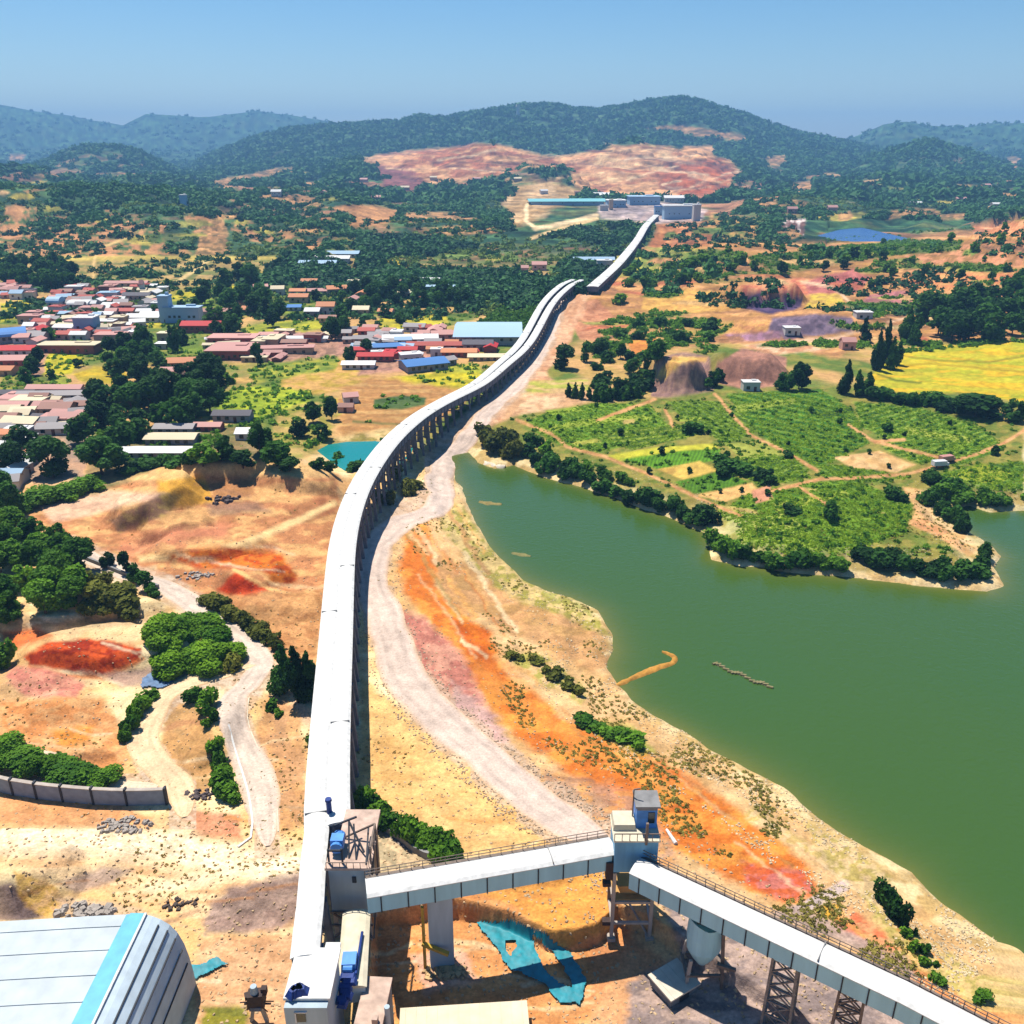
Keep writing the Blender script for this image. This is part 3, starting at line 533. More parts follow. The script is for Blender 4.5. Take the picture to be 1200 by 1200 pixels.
def ground_mat(name, attr=True, rgb=None, amp=1.0, bump=.55):
    m, n, b = nmat(name)
    tc = N(n, 'ShaderNodeTexCoord')
    if attr: a = N(n, 'ShaderNodeVertexColor'); a.layer_name = 'Col'; src = a.outputs[0]
    else: a = N(n, 'ShaderNodeRGB'); a.outputs[0].default_value = (*lin(rgb), 1); src = a.outputs[0]
    facs = []
    for sc, lo, hi, det in ((.35, 1 - .2 * amp, 1 + .2 * amp, 9), (2.6, 1 - .2 * amp, 1 + .2 * amp, 6), (.06, 1 - .1 * amp, 1 + .14 * amp, 4)):
        z = N(n, 'ShaderNodeTexNoise'); z.inputs['Scale'].default_value = sc; z.inputs['Detail'].default_value = det; z.inputs['Roughness'].default_value = .6
        n.links.new(tc.outputs['Object'], z.inputs['Vector'])
        mr = N(n, 'ShaderNodeMapRange'); mr.inputs[1].default_value = .32; mr.inputs[2].default_value = .68; mr.inputs[3].default_value = lo; mr.inputs[4].default_value = hi
        n.links.new(z.outputs[0], mr.inputs[0]); facs.append((z, mr))
    # scattered stones / clods
    vo = N(n, 'ShaderNodeTexVoronoi'); vo.inputs['Scale'].default_value = 1.1; n.links.new(tc.outputs['Object'], vo.inputs['Vector'])
    mv = N(n, 'ShaderNodeMapRange'); mv.inputs[1].default_value = .08; mv.inputs[2].default_value = .2; mv.inputs[3].default_value = .86; mv.inputs[4].default_value = 1
    n.links.new(vo.outputs['Distance'], mv.inputs[0])
    last = src
    for o in [f[1].outputs[0] for f in facs] + [mv.outputs[0]]:
        s = N(n, 'ShaderNodeVectorMath', operation='SCALE'); n.links.new(last, s.inputs[0]); n.links.new(o, s.inputs['Scale']); last = s.outputs[0]
    n.links.new(last, b.inputs['Base Color']); b.inputs['Roughness'].default_value = .95; b.inputs['Specular IOR Level'].default_value = .1
    bp = N(n, 'ShaderNodeBump'); bp.inputs['Strength'].default_value = bump; bp.inputs['Distance'].default_value = .6
    ad = N(n, 'ShaderNodeMath', operation='ADD'); n.links.new(facs[0][0].outputs[0], ad.inputs[0]); 
    h2 = N(n, 'ShaderNodeMath', operation='MULTIPLY'); h2.inputs[1].default_value = .35; n.links.new(facs[1][0].outputs[0], h2.inputs[0]); n.links.new(h2.outputs[0], ad.inputs[1])
    n.links.new(ad.outputs[0], bp.inputs['Height']); n.links.new(bp.outputs[0], b.inputs['Normal'])
    return m

# ------------------------------------------------------------------ mesh helpers
def npmesh(name, V, Q, m=None, smooth=False, colors=None):
    """big mesh from numpy; Q is (n,3) or (n,4)"""
    me = bpy.data.meshes.new(name); k = Q.shape[1]
    me.vertices.add(len(V)); me.vertices.foreach_set('co', np.ascontiguousarray(V, np.float32).ravel())
    me.loops.add(Q.size); me.loops.foreach_set('vertex_index', np.ascontiguousarray(Q, np.int32).ravel())
    me.polygons.add(len(Q)); me.polygons.foreach_set('loop_start', np.arange(0, Q.size, k, dtype=np.int32))
    me.update(calc_edges=True)
    me.polygons.foreach_set('use_smooth', np.full(len(Q), smooth))
    if colors is not None:
        a = me.color_attributes.new('Col', 'FLOAT_COLOR', 'POINT')
        c4 = np.ones((len(V), 4), np.float32); c4[:, :3] = colors; a.data.foreach_set('color', c4.ravel())
    if m: me.materials.append(m)
    return me
def link(name, me, parent=None, loc=(0, 0, 0), rz=0, scale=(1, 1, 1)):
    o = bpy.data.objects.new(name, me); col.objects.link(o); o.parent = parent
    o.location = loc; o.rotation_euler = (0, 0, rz); o.scale = scale; return o
def tag(o, label=None, cat=None, group=None, kind=None):
    if label: o['label'] = label
    if cat: o['category'] = cat
    if group: o['group'] = group
    if kind: o['kind'] = kind
    return o
def empty(name, loc, rz=0, scale=(1, 1, 1)): return link(name, None, None, loc, rz, scale)
class MB:
    def __init__(s): s.v = []; s.f = []; s.m = []
    def face(s, pts, mi=0):
        i = len(s.v); s.v += [tuple(p) for p in pts]; s.f.append(tuple(range(i, i + len(pts)))); s.m.append(mi)
    def box(s, c, d, rz=0, mi=0, taper=1.0):
        x, y, z = [q / 2 for q in d]; ca, sa = math.cos(rz), math.sin(rz); i = len(s.v)
        for dz in (-z, z):
            t = taper if dz > 0 else 1
            for dx, dy in ((-x, -y), (x, -y), (x, y), (-x, y)):
                dx *= t; dy *= t; s.v.append((c[0] + dx * ca - dy * sa, c[1] + dx * sa + dy * ca, c[2] + dz))
        for f in ((0, 3, 2, 1), (4, 5, 6, 7), (0, 1, 5, 4), (1, 2, 6, 5), (2, 3, 7, 6), (3, 0, 4, 7)):
            s.f.append(tuple(i + k for k in f)); s.m.append(mi)
        return s
    def beam(s, a, b, w, h=None, mi=0):
        a = Vector(a); b = Vector(b); h = h or w; d = (b - a).normalized()
        up = Vector((0, 0, 1)) if abs(d.z) < .95 else Vector((0, 1, 0))
        r = d.cross(up).normalized() * w / 2; u = r.cross(d).normalized() * h / 2; i = len(s.v)
        for p in (a, b): s.v += [tuple(p - r - u), tuple(p + r - u), tuple(p + r + u), tuple(p - r + u)]
        for f in ((0, 1, 2, 3), (7, 6, 5, 4), (0, 4, 5, 1), (1, 5, 6, 2), (2, 6, 7, 3), (3, 7, 4, 0)):
            s.f.append(tuple(i + k for k in f)); s.m.append(mi)
        return s
    def tube(s, a, b, r0, r1=None, n=8, mi=0):
        a = Vector(a); b = Vector(b); r1 = r0 if r1 is None else r1; d = (b - a).normalized()
        up = Vector((0, 0, 1)) if abs(d.z) < .95 else Vector((0, 1, 0))
        r = d.cross(up).normalized(); u = r.cross(d).normalized(); i = len(s.v)
        for p, q in ((a, r0), (b, r1)):
            for k in range(n):
                t = 2 * math.pi * k / n; s.v.append(tuple(p + (r * math.cos(t) + u * math.sin(t)) * q))
        for k in range(n):
            s.f.append((i + k, i + (k + 1) % n, i + n + (k + 1) % n, i + n + k)); s.m.append(mi)
        s.f.append(tuple(i + k for k in reversed(range(n)))); s.f.append(tuple(i + n + k for k in range(n))); s.m += [mi, mi]
        return s
    def sweep(s, P, prof, mi=0, side=None):
        """profile [(offset, dz)] swept along P (3D points), closed profile"""
        n = len(prof); i = len(s.v)
        for k, p in enumerate(P):
            a = Vector(P[max(k - 1, 0)]); b = Vector(P[min(k + 1, len(P) - 1)]); d = (b - a); d.z = 0; d.normalize(); r = Vector((d.y, -d.x, 0))
            for o, dz in prof: s.v.append((p[0] + r.x * o, p[1] + r.y * o, p[2] + dz))
        for k in range(len(P) - 1):
            for j in range(n):
                s.f.append((i + k * n + j, i + k * n + (j + 1) % n, i + (k + 1) * n + (j + 1) % n, i + (k + 1) * n + j)); s.m.append(mi)
        s.f.append(tuple(i + j for j in range(n))); s.f.append(tuple(i + (len(P) - 1) * n + j for j in reversed(range(n)))); s.m += [mi, mi]
        return s
    def mesh(s, name, *mats):
        me = bpy.data.meshes.new(name); me.from_pydata(s.v, [], s.f); me.update()
        for q in mats: me.materials.append(q)
        if any(s.m): me.polygons.foreach_set('material_index', s.m)
        return me
    def build(s, name, mats, parent=None, **kw):
        mats = mats if isinstance(mats, (list, tuple)) else [mats]
        return link(name, s.mesh(name, *mats), parent, **kw)

# ------------------------------------------------------------------ ground, water, roads
idx = np.arange(NR * NC).reshape(NR, NC)
Q = np.stack([idx[:-1, :-1], idx[:-1, 1:], idx[1:, 1:], idx[1:, :-1]], -1).reshape(-1, 4)
V = np.stack([X, Y, Z], -1).reshape(-1, 3)
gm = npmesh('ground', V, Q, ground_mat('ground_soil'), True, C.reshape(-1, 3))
tag(link('ground', gm), kind='structure')

def water(name, P, z, rgb, shal, step, reach, rough=.1):
    xs = np.array([p[0] for p in P]); ys = np.array([p[1] for p in P])
    a, b = np.meshgrid(np.arange(xs.min() - 8, min(xs.max(), 420) + 8, step), np.arange(max(ys.min(), 20) - 8, ys.max() + 8, step))
    d = sdist(a, b, P); v = np.stack([a, b, np.full(a.shape, z)], -1).reshape(-1, 3)
    i = np.arange(a.size).reshape(a.shape); q = np.stack([i[:-1, :-1], i[:-1, 1:], i[1:, 1:], i[1:, :-1]], -1)
    keep = (d[:-1, :-1] < step * 3 + 4); q = q[keep]
    n = fbm(a / 14, b / 14, 4, 81); n_ = fbm(a / 60, b / 60, 3, 82)
    t = np.exp(-np.maximum(-d, 0) / (reach * (.5 + 1.4 * n_))) * sstep(.2, .6, n + .2)
    cc = mix(lin(rgb), lin(rgb) * np.array([1.12, 1.0, .8]), (sstep(.35, .7, n_) * .5)[..., None]); cc = mix(cc, lin(shal), (t * .4)[..., None])
    m, nn, bs = nmat(name + '_surface'); at = N(nn, 'ShaderNodeVertexColor'); at.layer_name = 'Col'; nn.links.new(at.outputs[0], bs.inputs['Base Color'])
    bs.inputs['Roughness'].default_value = rough; bs.inputs['IOR'].default_value = 1.33; bs.inputs['Specular IOR Level'].default_value = .75
    tc = N(nn, 'ShaderNodeTexCoord'); z1 = N(nn, 'ShaderNodeTexNoise'); z1.inputs['Scale'].default_value = .9; z1.inputs['Detail'].default_value = 5
    bp = N(nn, 'ShaderNodeBump'); bp.inputs['Strength'].default_value = .4; bp.inputs['Distance'].default_value = .3
    nn.links.new(tc.outputs['Object'], z1.inputs['Vector']); nn.links.new(z1.outputs[0], bp.inputs['Height']); nn.links.new(bp.outputs[0], bs.inputs['Normal'])
    tag(link(name, npmesh(name, v, q, m, True, cc.reshape(-1, 3))), kind='structure')
water('lake_water', LAKE, ZL, (66,100,40), (150,136,62), 1.5, 2.0)
water('pond_water', POND, ZP, (26,140,140), (60,150,130), 1.5, 2)
water('reservoir_water', RES, ZR, (50,92,160), (60,100,150), 4, 3, .25)

def densify(P, step):
    out = []
    P = [tuple(p) for p in P]
    # catmull-rom
    Q_ = [P[0]] + P + [P[-1]]
    for i in range(1, len(Q_) - 2):
        p0, p1, p2, p3 = [np.array(Q_[k], float) for k in (i - 1, i, i + 1, i + 2)]
        n = max(1, int(np.linalg.norm(p2 - p1) / step))
        for k in range(n):
            t = k / n
            out.append(tuple(.5 * ((2 * p1) + (-p0 + p2) * t + (2 * p0 - 5 * p1 + 4 * p2 - p3) * t * t + (-p0 + 3 * p1 - 3 * p2 + p3) * t ** 3)))
    out.append(P[-1]); return out
def drape(name, P, hw, rgb, m, lift=.1, wob=.7, n=18):
    P = densify(P, 1.2); A = np.array(P); D = np.gradient(A, axis=0); D /= np.linalg.norm(D, axis=1)[:, None] + 1e-9
    Nn = np.stack([D[:, 1], -D[:, 0]], 1); s = np.arange(len(A))
    wl = hw * (1 + wob * (fbm(s / 9., s * 0. + 3, 3, 5) - .5)); wr = hw * (1 + wob * (fbm(s / 9., s * 0. + 33, 3, 6) - .5))
    tp = np.sqrt(np.clip(np.minimum(s, len(A) - 1 - s) / 7., .02, 1)); wl = wl * tp; wr = wr * tp
    rowsv = []; cols_ = []; base_ = lin(rgb)
    for k in range(n + 1):
        u = k / n; off = -wl * (1 - u) + wr * u
        p = A + Nn * off[:, None]; crown = .05 * (1 - (2 * u - 1) ** 2) - (.3 if k in (0, n) else 0)
        rowsv.append(np.column_stack([p, gz(p[:, 0], p[:, 1]) + lift + crown]))
        rut = max(0, 1 - abs(abs(u - .5) - .2) / .07); edge = max(0, (abs(u - .5) - .36) / .14)
        k_ = 1 - .16 * rut * (.5 + fbm(s / 12., s * 0. + 8, 3, 15)) + .3 * (fbm(s / 3., s * 0. + k * .7, 3, 16) - .5)
        cols_.append(mix(base_[None] * k_[:, None], lin((226,180,130))[None] * k_[:, None], edge * .8))
    v = np.stack(rowsv, 1); i = np.arange(v.shape[0] * v.shape[1]).reshape(v.shape[:2])
    q = np.stack([i[:-1, :-1], i[:-1, 1:], i[1:, 1:], i[1:, :-1]], -1).reshape(-1, 4)
    return link(name, npmesh(name, v.reshape(-1, 3), q, m, True, np.stack(cols_, 1).reshape(-1, 3)))
rgm = {'concrete_road': (224,204,186), 'haul_road': (220,198,182), 'dirt_track': (242,210,168), 'yard_track': (242,216,186)}
m_rd = ground_mat('road_surface', True, None, .8, .4)
for k, (P, w) in ROADW.items(): tag(drape(k, P, w, rgm[k], m_rd), kind='structure')
# ------------------------------------------------------------------ conveyor galleries
ORD = ['first','second','third','fourth','fifth','sixth','seventh','eighth','ninth','tenth','eleventh','twelfth','thirteenth','fourteenth','fifteenth','sixteenth','seventeenth','eighteenth','nineteenth','twentieth']
TENS = {20: 'twenty', 30: 'thirty', 40: 'forty', 50: 'fifty', 60: 'sixty'}
def ordn(i):
    i += 1
    if i <= 20: return ORD[i - 1]
    t = i // 10 * 10
    return {30: 'thirtieth', 40: 'fortieth', 50: 'fiftieth', 60: 'sixtieth'}[t] if i % 10 == 0 else TENS[t] + '-' + ORD[i % 10 - 1]
def label_row(objs, what, cat, group, kind='from the left of'):
    """left-to-right place within one well-defined set"""
    global LONG
    objs = sorted(objs, key=lambda o: o.location.x / max(o.location.y, 1))
    n = len(objs)
    for i, o in enumerate(objs):
        if n == 1: lab = what[0]
        elif i == 0: lab = 'leftmost of ' + what[1]
        elif i == n - 1: lab = 'rightmost of ' + what[1]
        else: lab = ordn(i) + ' from the left of ' + what[1]
        if len(lab.replace('-', ' ').split()) > 16: lab = lab.replace(' the ', ' ').replace('leftmost of', 'leftmost of').strip()
        if len(lab.replace('-', ' ').split()) > 16: print('LONG', lab)
        tag(o, lab, cat, group if n > 1 else None)
M_roof = mat('white_sheet_roof', (252,252,248), .6, .2, 1.3, .2, k=.56)
M_cream = mat('cream_sheet_roof', (246,236,208), .6, .16, .9, .3, k=.55)
M_blue = mat('pale_blue_cladding', (158,208,222), .6, .12, .7, .3, streak=True, k=.9)
M_blue2 = mat('strong_blue_paint', (76,140,214), .5, .2, .9, .3, k=.9)
M_dblue = mat('dark_blue_tarpaulin', (28,62,140), .6, .35, 1.5, .3)
M_dark = mat('dark_seam', (50,56,66), .7, .2, 1)
M_conc = mat('weathered_concrete', (196,184,172), .9, .2, .8, .1, bump=.3, streak=True)
M_conc2 = mat('grey_concrete', (150,150,150), .9, .25, .8, .1, bump=.3, streak=True)
M_pier = mat('grey_blue_pier', (120,124,136), .9, .3, .8, .1, bump=.3)
M_steel = mat('brown_grey_steel', (128,112,100), .6, .3, 1.4, .3)
M_yel = mat('yellow_steel', (216,176,60), .6, .2, 1)
M_wall = mat('grey_blue_render', (190,208,218), .8, .15, .8, .2, streak=True)
M_glass = mat('dark_glass', (30,40,50), .15, .1, 1, .5)
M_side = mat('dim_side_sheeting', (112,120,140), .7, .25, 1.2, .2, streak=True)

def roof_path(pts, step=3.0):
    """photo points with a height above the ground -> smooth 3D line"""
    out = []
    for px, py, h in pts:
        z = h + 0.0
        for _ in range(12):
            x, y = at_z(px, py, z); z = .5 * z + .5 * (float(gz(x, y)) * (1 if py < 470 else 0) + h)
        out.append((float(x), float(y), z))
    P = np.array(densify(out, step), float)
    for _ in range(6): P[1:-1] = .25 * P[:-2] + .5 * P[1:-1] + .25 * P[2:]
    return P
def offset(P, off):
    D = np.gradient(P[:, :2], axis=0); D /= np.linalg.norm(D, axis=1)[:, None]
    Q_ = P.copy(); Q_[:, 0] += D[:, 1] * off; Q_[:, 1] -= D[:, 0] * off; return Q_
def gallery(name, P, w, hs, label, every=9.0, rib=3.0, wallm=None, roofm=None, ribm=None, piers=True, pier_w=.45, group=None, zbase=None):
    P = np.array(P, float); w = np.broadcast_to(np.asarray(w, float), (len(P),))
    base = P[0].copy(); base[2] = float(gz(P[0][0], P[0][1]))
    root = empty(name, tuple(base)); tag(root, label, 'conveyor gallery', group)
    L = P - base
    def sweepv(prof, mi, mb):
        n = len(prof); i = len(mb.v)
        D = np.gradient(L[:, :2], axis=0); D /= np.linalg.norm(D, axis=1)[:, None]
        for k in range(len(L)):
            for o, dz in prof:
                oo = o * w[k]; mb.v.append((L[k, 0] + D[k, 1] * oo, L[k, 1] - D[k, 0] * oo, L[k, 2] + dz))
        for k in range(len(L) - 1):
            for j in range(n): mb.f.append((i + k * n + j, i + k * n + (j + 1) % n, i + (k + 1) * n + (j + 1) % n, i + (k + 1) * n + j)); mb.m.append(mi)
        mb.f.append(tuple(i + j for j in range(n))); mb.f.append(tuple(i + (len(L) - 1) * n + j for j in reversed(range(n)))); mb.m += [mi, mi]
    r = MB(); sweepv([(-.56, 0), (-.4, .22), (-.14, .36), (.14, .36), (.4, .22), (.56, 0), (.56, -.1), (-.56, -.1)], 0, r)
    # ridge caps / sheet laps
    s = np.concatenate([[0], np.cumsum(np.linalg.norm(np.diff(P, axis=0), axis=1))])
    def atS(q):
        p = np.array([np.interp(q, s, L[:, k]) for k in range(3)]); p2 = np.array([np.interp(q + .5, s, L[:, k]) for k in range(3)]); p1 = np.array([np.interp(q - .5, s, L[:, k]) for k in range(3)])
        d = (p2 - p1)[:2]; d /= np.linalg.norm(d) + 1e-9; return p, d, float(np.interp(q, s, w))
    q = 22.0
    while q < s[-1] - 5:
        p, d, ww = atS(q); rz = math.atan2(d[1], d[0]); r.box((p[0], p[1], p[2] + .19), (.1, ww * 1.02, .38), rz, 1); q += 47 + (q * 7.3) % 19
    r.build('roof', [roofm or M_roof, M_conc2], root)
    wl = MB(); sweepv([(-.5, -.1), (.5, -.1), (.5, -hs), (-.5, -hs)], 0, wl)
    q = rib / 2
    while q < s[-1]:
        p, d, ww = atS(q); rz = math.atan2(d[1], d[0]); wl.box((p[0], p[1], p[2] - hs / 2 - .05), (.14, ww + .16, hs + .06), rz, 1); q += rib
    wl.build('wall', [wallm or M_side, ribm or M_dark], root)
    if piers:
        q = every / 2
        while q < s[-1]:
            p, d, ww = atS(q); rz = math.atan2(d[1], d[0]); pw = p + base
            g = float(gz(pw[0], pw[1])) - .5 - base[2]; top = p[2] - hs
            if top - g > 1:
                t = MB(); nx, ny = d[1], -d[0]
                for sgn in (-1, 1):
                    t.beam((p[0] + nx * ww * .62 * sgn, p[1] + ny * ww * .62 * sgn, g), (p[0] + nx * ww * .42 * sgn, p[1] + ny * ww * .42 * sgn, top), pier_w, pier_w)
                t.box((p[0], p[1], top - .25), (pier_w * 1.4, ww + .4, .5), rz)
                hh = (top - g)
                t.box((p[0], p[1], g + hh * .5), (pier_w * .7, ww * 1.0, .35), rz)
                t.build('trestle', M_pier, root)
            q += every
    return root
MAIN = [(383,968,10.8),(383.5,920,10.8),(388,835,10.5),(394,740,10),(397,690,9.8),(401,640,9.6),(410,600,9.4),(427,560,9.2),(454,521,9),(478,497.5,8.6),(499,482,8),(530,465,7.2),(560,450,6.8),(588,427,6.6),(616,400,6.6),(642,355,6.5),(662,335,6.5),(676,328,6.2)]
PM = roof_path(MAIN)
sM = np.concatenate([[0], np.cumsum(np.linalg.norm(np.diff(PM, axis=0), axis=1))])
yM = PM[:, 1]
off = np.interp(yM, [90, 300, 380, 560], [1.42, 1.42, 2.1, 3.0]); wM = np.interp(yM, [90, 300, 380, 560], [2.74, 2.74, 3.1, 3.4])
gl = gallery('conveyor_gallery', np.vstack([np.column_stack([np.array(at_z(np.array([357,360,363.5,367,371]), np.array([1122,1090,1060,1010,975]), 10.8)).T, np.full(5, 10.8)]), offset(PM, -off)[1:]]), np.concatenate([np.full(5, 2.74), wM[1:]]), 2.3,
   'long white-roofed gallery, left of the parallel pair, running to the foreground head house', 6.6, 3.5, pier_w=.7)
gr = gallery('conveyor_gallery', offset(PM, off), wM, 2.3, 'long white-roofed gallery, the right of the two, ending at the machinery deck', 6.6, 3.5, pier_w=.7)
P3 = roof_path([(694,336,5),(707,324.5,6),(722,311,6.5),(735,296,7),(748,279,7),(757,264,7),(769,252,7)], 8)
gallery('conveyor_gallery', P3, 6.5, 3, 'far grey-white gallery climbing past the woods to the quarry plant', 16, 8, pier_w=.9)
def line3(a, b, za, zb, n=12):
    p = np.array([*map(float, at_z(*a, za)), za]); q = np.array([*map(float, at_z(*b, zb)), zb])
    return np.array([p + (q - p) * t for t in np.linspace(0, 1, n)])
g1 = line3((429,1041), (718,991), 11, 11)
G1 = gallery('conveyor_gallery', g1, 2.7, 2.5, 'short white-roofed cross gallery with pale blue panels between the two transfer towers', rib=3.1, wallm=M_blue, piers=False)
p = g1[3] + (g1[4] - g1[3]) * .1; t = MB()
b0 = np.array(G1.location); gg = float(gz(p[0], p[1] - 1)) - .5
t.box((p[0] - b0[0], p[1] - b0[1], (8.5 + gg) / 2 - b0[2]), (2.9, 1.5, 8.5 - gg), .17); t.build('pier', M_wall, G1)
t = MB(); t.beam((p[0] - b0[0] - 2.2, p[1] - b0[1] - 1, 1.4 - b0[2]), (p[0] - b0[0] + 1, p[1] - b0[1] - 1.6, .3 - b0[2]), .5, .4); t.beam((p[0] - b0[0] - 2, p[1] - b0[1] - .8, gg - b0[2]), (p[0] - b0[0] - 2, p[1] - b0[1] - .8, 7 - b0[2]), .35); t.build('brace', M_yel, G1)
g2 = np.vstack([line3((744,1014), (1060,1163), 11, 11, 14), line3((1060,1163), (1250,1262), 11, 11, 8)[1:]])
G2 = gallery('conveyor_gallery', g2, 2.7, 2.5, 'white-roofed gallery with pale blue panels running to the lower right corner', rib=2.6, wallm=M_blue, piers=False)

def rail(o, P, off, m):
    b = np.array(o.location); Q_ = offset(P, off); t = MB()
    for k in range(len(Q_) - 1):
        a_, c_ = Q_[k] - b, Q_[k + 1] - b
        for dz in (.55, 1.0): t.beam((a_[0], a_[1], a_[2] + dz), (c_[0], c_[1], c_[2] + dz), .07)
        for f in (0, .5): q = a_ + (c_ - a_) * f; t.beam((q[0], q[1], q[2] - .1), (q[0], q[1], q[2] + 1.0), .07)
        t.beam((a_[0], a_[1], a_[2] - .05), (c_[0], c_[1], c_[2] - .05), .5, .06)
    t.build('walkway', m, o)
rail(G1, g1, -1.75, M_steel); rail(G2, g2, -1.75, M_steel)
def lattice(name, x, y, z0, z1, w, d, rz, label, cat, bays=4, m=None, bw=.28):
    o = empty(name, (x, y, z0), rz); tag(o, label, cat)
    for sx in (-1, 1):
        for sy in (-1, 1):
            t = MB(); t.beam((sx * w / 2 * 1.15, sy * d / 2 * 1.15, 0), (sx * w / 2, sy * d / 2, z1 - z0), bw); t.build('leg', m or M_steel, o)
    t = MB(); H = z1 - z0
    for k in range(bays):
        a, b = H * k / bays, H * (k + 1) / bays
        for s in (-1, 1):
            t.beam((-w / 2, s * d / 2, a), (w / 2, s * d / 2, b), bw * .5); t.beam((w / 2, s * d / 2, a), (-w / 2, s * d / 2, b), bw * .5)
            t.beam((-w / 2, s * d / 2, b - .15), (w / 2, s * d / 2, b - .15), bw * .7); t.beam((s * w / 2, -d / 2, b - .15), (s * w / 2, d / 2, b - .15), bw * .7)
            t.beam((s * w / 2, -d / 2, a), (s * w / 2, d / 2, b), bw * .5)
    t.build('bracing', m or M_steel, o); return o
def atfoot(px, py, z):
    x, y = at_z(px, py, z); return float(x), float(y)
x, y = g2[8][:2]; lattice('trestle', x, y, float(gz(x, y)) - .3, 8.6, 2.6, 2.2, -.5, 'rusty lattice trestle propping the gallery to the lower right corner', 'trestle', 5, mat('mottled_steel', (150,142,134), .7, .45, 2.5))
x, y = g2[11][:2]; lattice('trestle', x, y, float(gz(x, y)) - .3, 8.6, 2.4, 2.2, -.5, 'dark steel trestle under the corner end of the gallery, nearest the frame edge', 'trestle', 5)

# transfer tower between the two short galleries
X0, Y0 = 14.9, 84.6
tw = empty('transfer_tower', (X0, Y0, float(gz(X0, Y0)))); tag(tw, 'steel transfer tower with blue cabin on top where the two short galleries meet', 'transfer tower')
zb = tw.location.z
for sx, sy in ((-2.4, -1.6), (2.4, -1.6), (-2.4, 2.2), (2.4, 2.2)):
    t = MB(); t.beam((sx, sy, -.6), (sx, sy, 8.4 - zb), .42); t.box((sx, sy, .1), (1, 1, .5)); t.build('column', M_conc if sy < 0 else M_steel, tw)
t = MB()
for z in (2.6, 6.0):
    for s in (-1.6, 2.2): t.beam((-2.4, s, z), (2.4, s, z), .32)
    for s in (-2.4, 2.4): t.beam((s, -1.6, z), (s, 2.2, z), .32)
t.beam((2.4, -1.6, 0), (-1, 2.2, 4.5), .2); t.build('beam', M_conc, tw)
t = MB(); t.box((0, .3, 6.2), (4.7, 3.6, .2)); t.box((.2, .5, 7.1), (3.2, 2.2, 1.5), taper=1.3); t.build('floor', mat('dusty_planks', (206,160,96), .9, .2, 1), tw)
t = MB(); t.box((0, .3, 11.0 - zb), (5.2, 4.2, 4.8)); t.build('wall', mat('bright_blue_cladding', (120,186,224), .55, .25, .6, .3, streak=True), tw)
t = MB(); t.box((0, .3, 13.5 - zb), (5.6, 4.6, .22)); t.box((-1.3, 1.1, 14.0 - zb), (2.8, 2.8, .8), taper=.9); t.build('roof', M_cream, tw)
cb = MB(); cb.box((1.35, 1.4, 15.3 - zb), (2.5, 2.4, 3.4)); cab = cb.build('cabin', M_blue2, tw)
t = MB(); t.box((1.35, 1.2, 17.1 - zb), (3.0, 3.0, .25), 0, 0); t.box((1.3, .15, 16.6 - zb), (2.3, .1, .5)); t.build('cabin_roof', M_conc2, cab)
t = MB(); t.box((1.9, .17, 15.2 - zb), (.8, .12, 1.6)); t.build('window', M_glass, cab)
t = MB()
for k in range(7): t.beam((-2.7 + k * .9, -1.9, 13.6 - zb), (-2.7 + k * .9, -1.9, 14.6 - zb), .08)
t.beam((-2.7, -1.9, 14.6 - zb), (2.7, -1.9, 14.6 - zb), .1); t.beam((1.1, -1.9, 13 - zb), (1.1, -1.9, 16.2 - zb), .3); t.beam((-.2, 1.4, 14 - zb), (-.2, 1.4, 18.4 - zb), .14); t.beam((-.2, 1.4, 18.4 - zb), (.5, 1.2, 18.7 - zb), .14); t.build('railing', M_steel, tw)
t = MB(); t.box((-2.9, -1.2, 8.6 - zb), (1.2, 1.0, 2.6)); t.box((-3.3, -1.4, 6.5 - zb), (1, .8, .5)); t.box((-2.9, -1.4, 2.6), (1.4, .8, .6)); t.build('motor', mat('grimy_machine', (70,50,44), .7, .4, 2), tw)

# hopper under the right gallery
X0, Y0 = g2[3][0] + 2.2, g2[3][1] - .4
hp = empty('hopper', (X0, Y0, float(gz(X0, Y0)))); zb = hp.location.z; tag(hp, 'rounded blue-grey steel hopper on four legs below the right gallery', 'hopper')
t = MB(); n = 20; rings = [(2.3, 1.9), (2.5, 4.2), (2.3, 8.4)]
prev = None
ringpts = []
for r_, z_ in [(.5, 2.4), (1.3, 3.6), (2.0, 5.0), (2.15, 7.2), (2.0, 8.9)]:
    ringpts.append([(r_ * math.cos(2 * math.pi * k / n), r_ * .8 * math.sin(2 * math.pi * k / n), z_ + (.9 * max(0, -math.cos(2 * math.pi * k / n)) if z_ > 8 else 0)) for k in range(n)])
for a, b in zip(ringpts, ringpts[1:]):
    for k in range(n): t.face([a[k], a[(k + 1) % n], b[(k + 1) % n], b[k]])
t.face(list(reversed(ringpts[0]))); t.build('bin', M_blue, hp)
for sx in (-1, 1):
    for sy in (-1, 1): t = MB(); t.beam((sx * 2.2, sy * 1.7, -.4), (sx * 1.7, sy * 1.4, 8.6 if sx > 0 else 4.4), .36); t.build('leg', M_conc if sx < 0 else M_steel, hp)
t = MB()
for s in (-1, 1): t.beam((-2.1, s * 1.6, 2.2), (2.1, s * 1.6, 2.2), .3); t.beam((s * 2.1, -1.6, 2.2), (s * 2.1, 1.6, 2.2), .3)
t.beam((1.2, -2, 4.4), (3.3, -2.4, 4.0), .4); t.build('beam', M_steel, hp)
t = MB()
for k in range(7): t.box((-.8 + .45 * k, .3 * math.sin(k * 2), 9 + .25 * math.cos(k * 3)), (.7, .9, .6), k)
t.build('ore', mat('pale_rubble', (214,180,130), .9, .4, 2), hp)

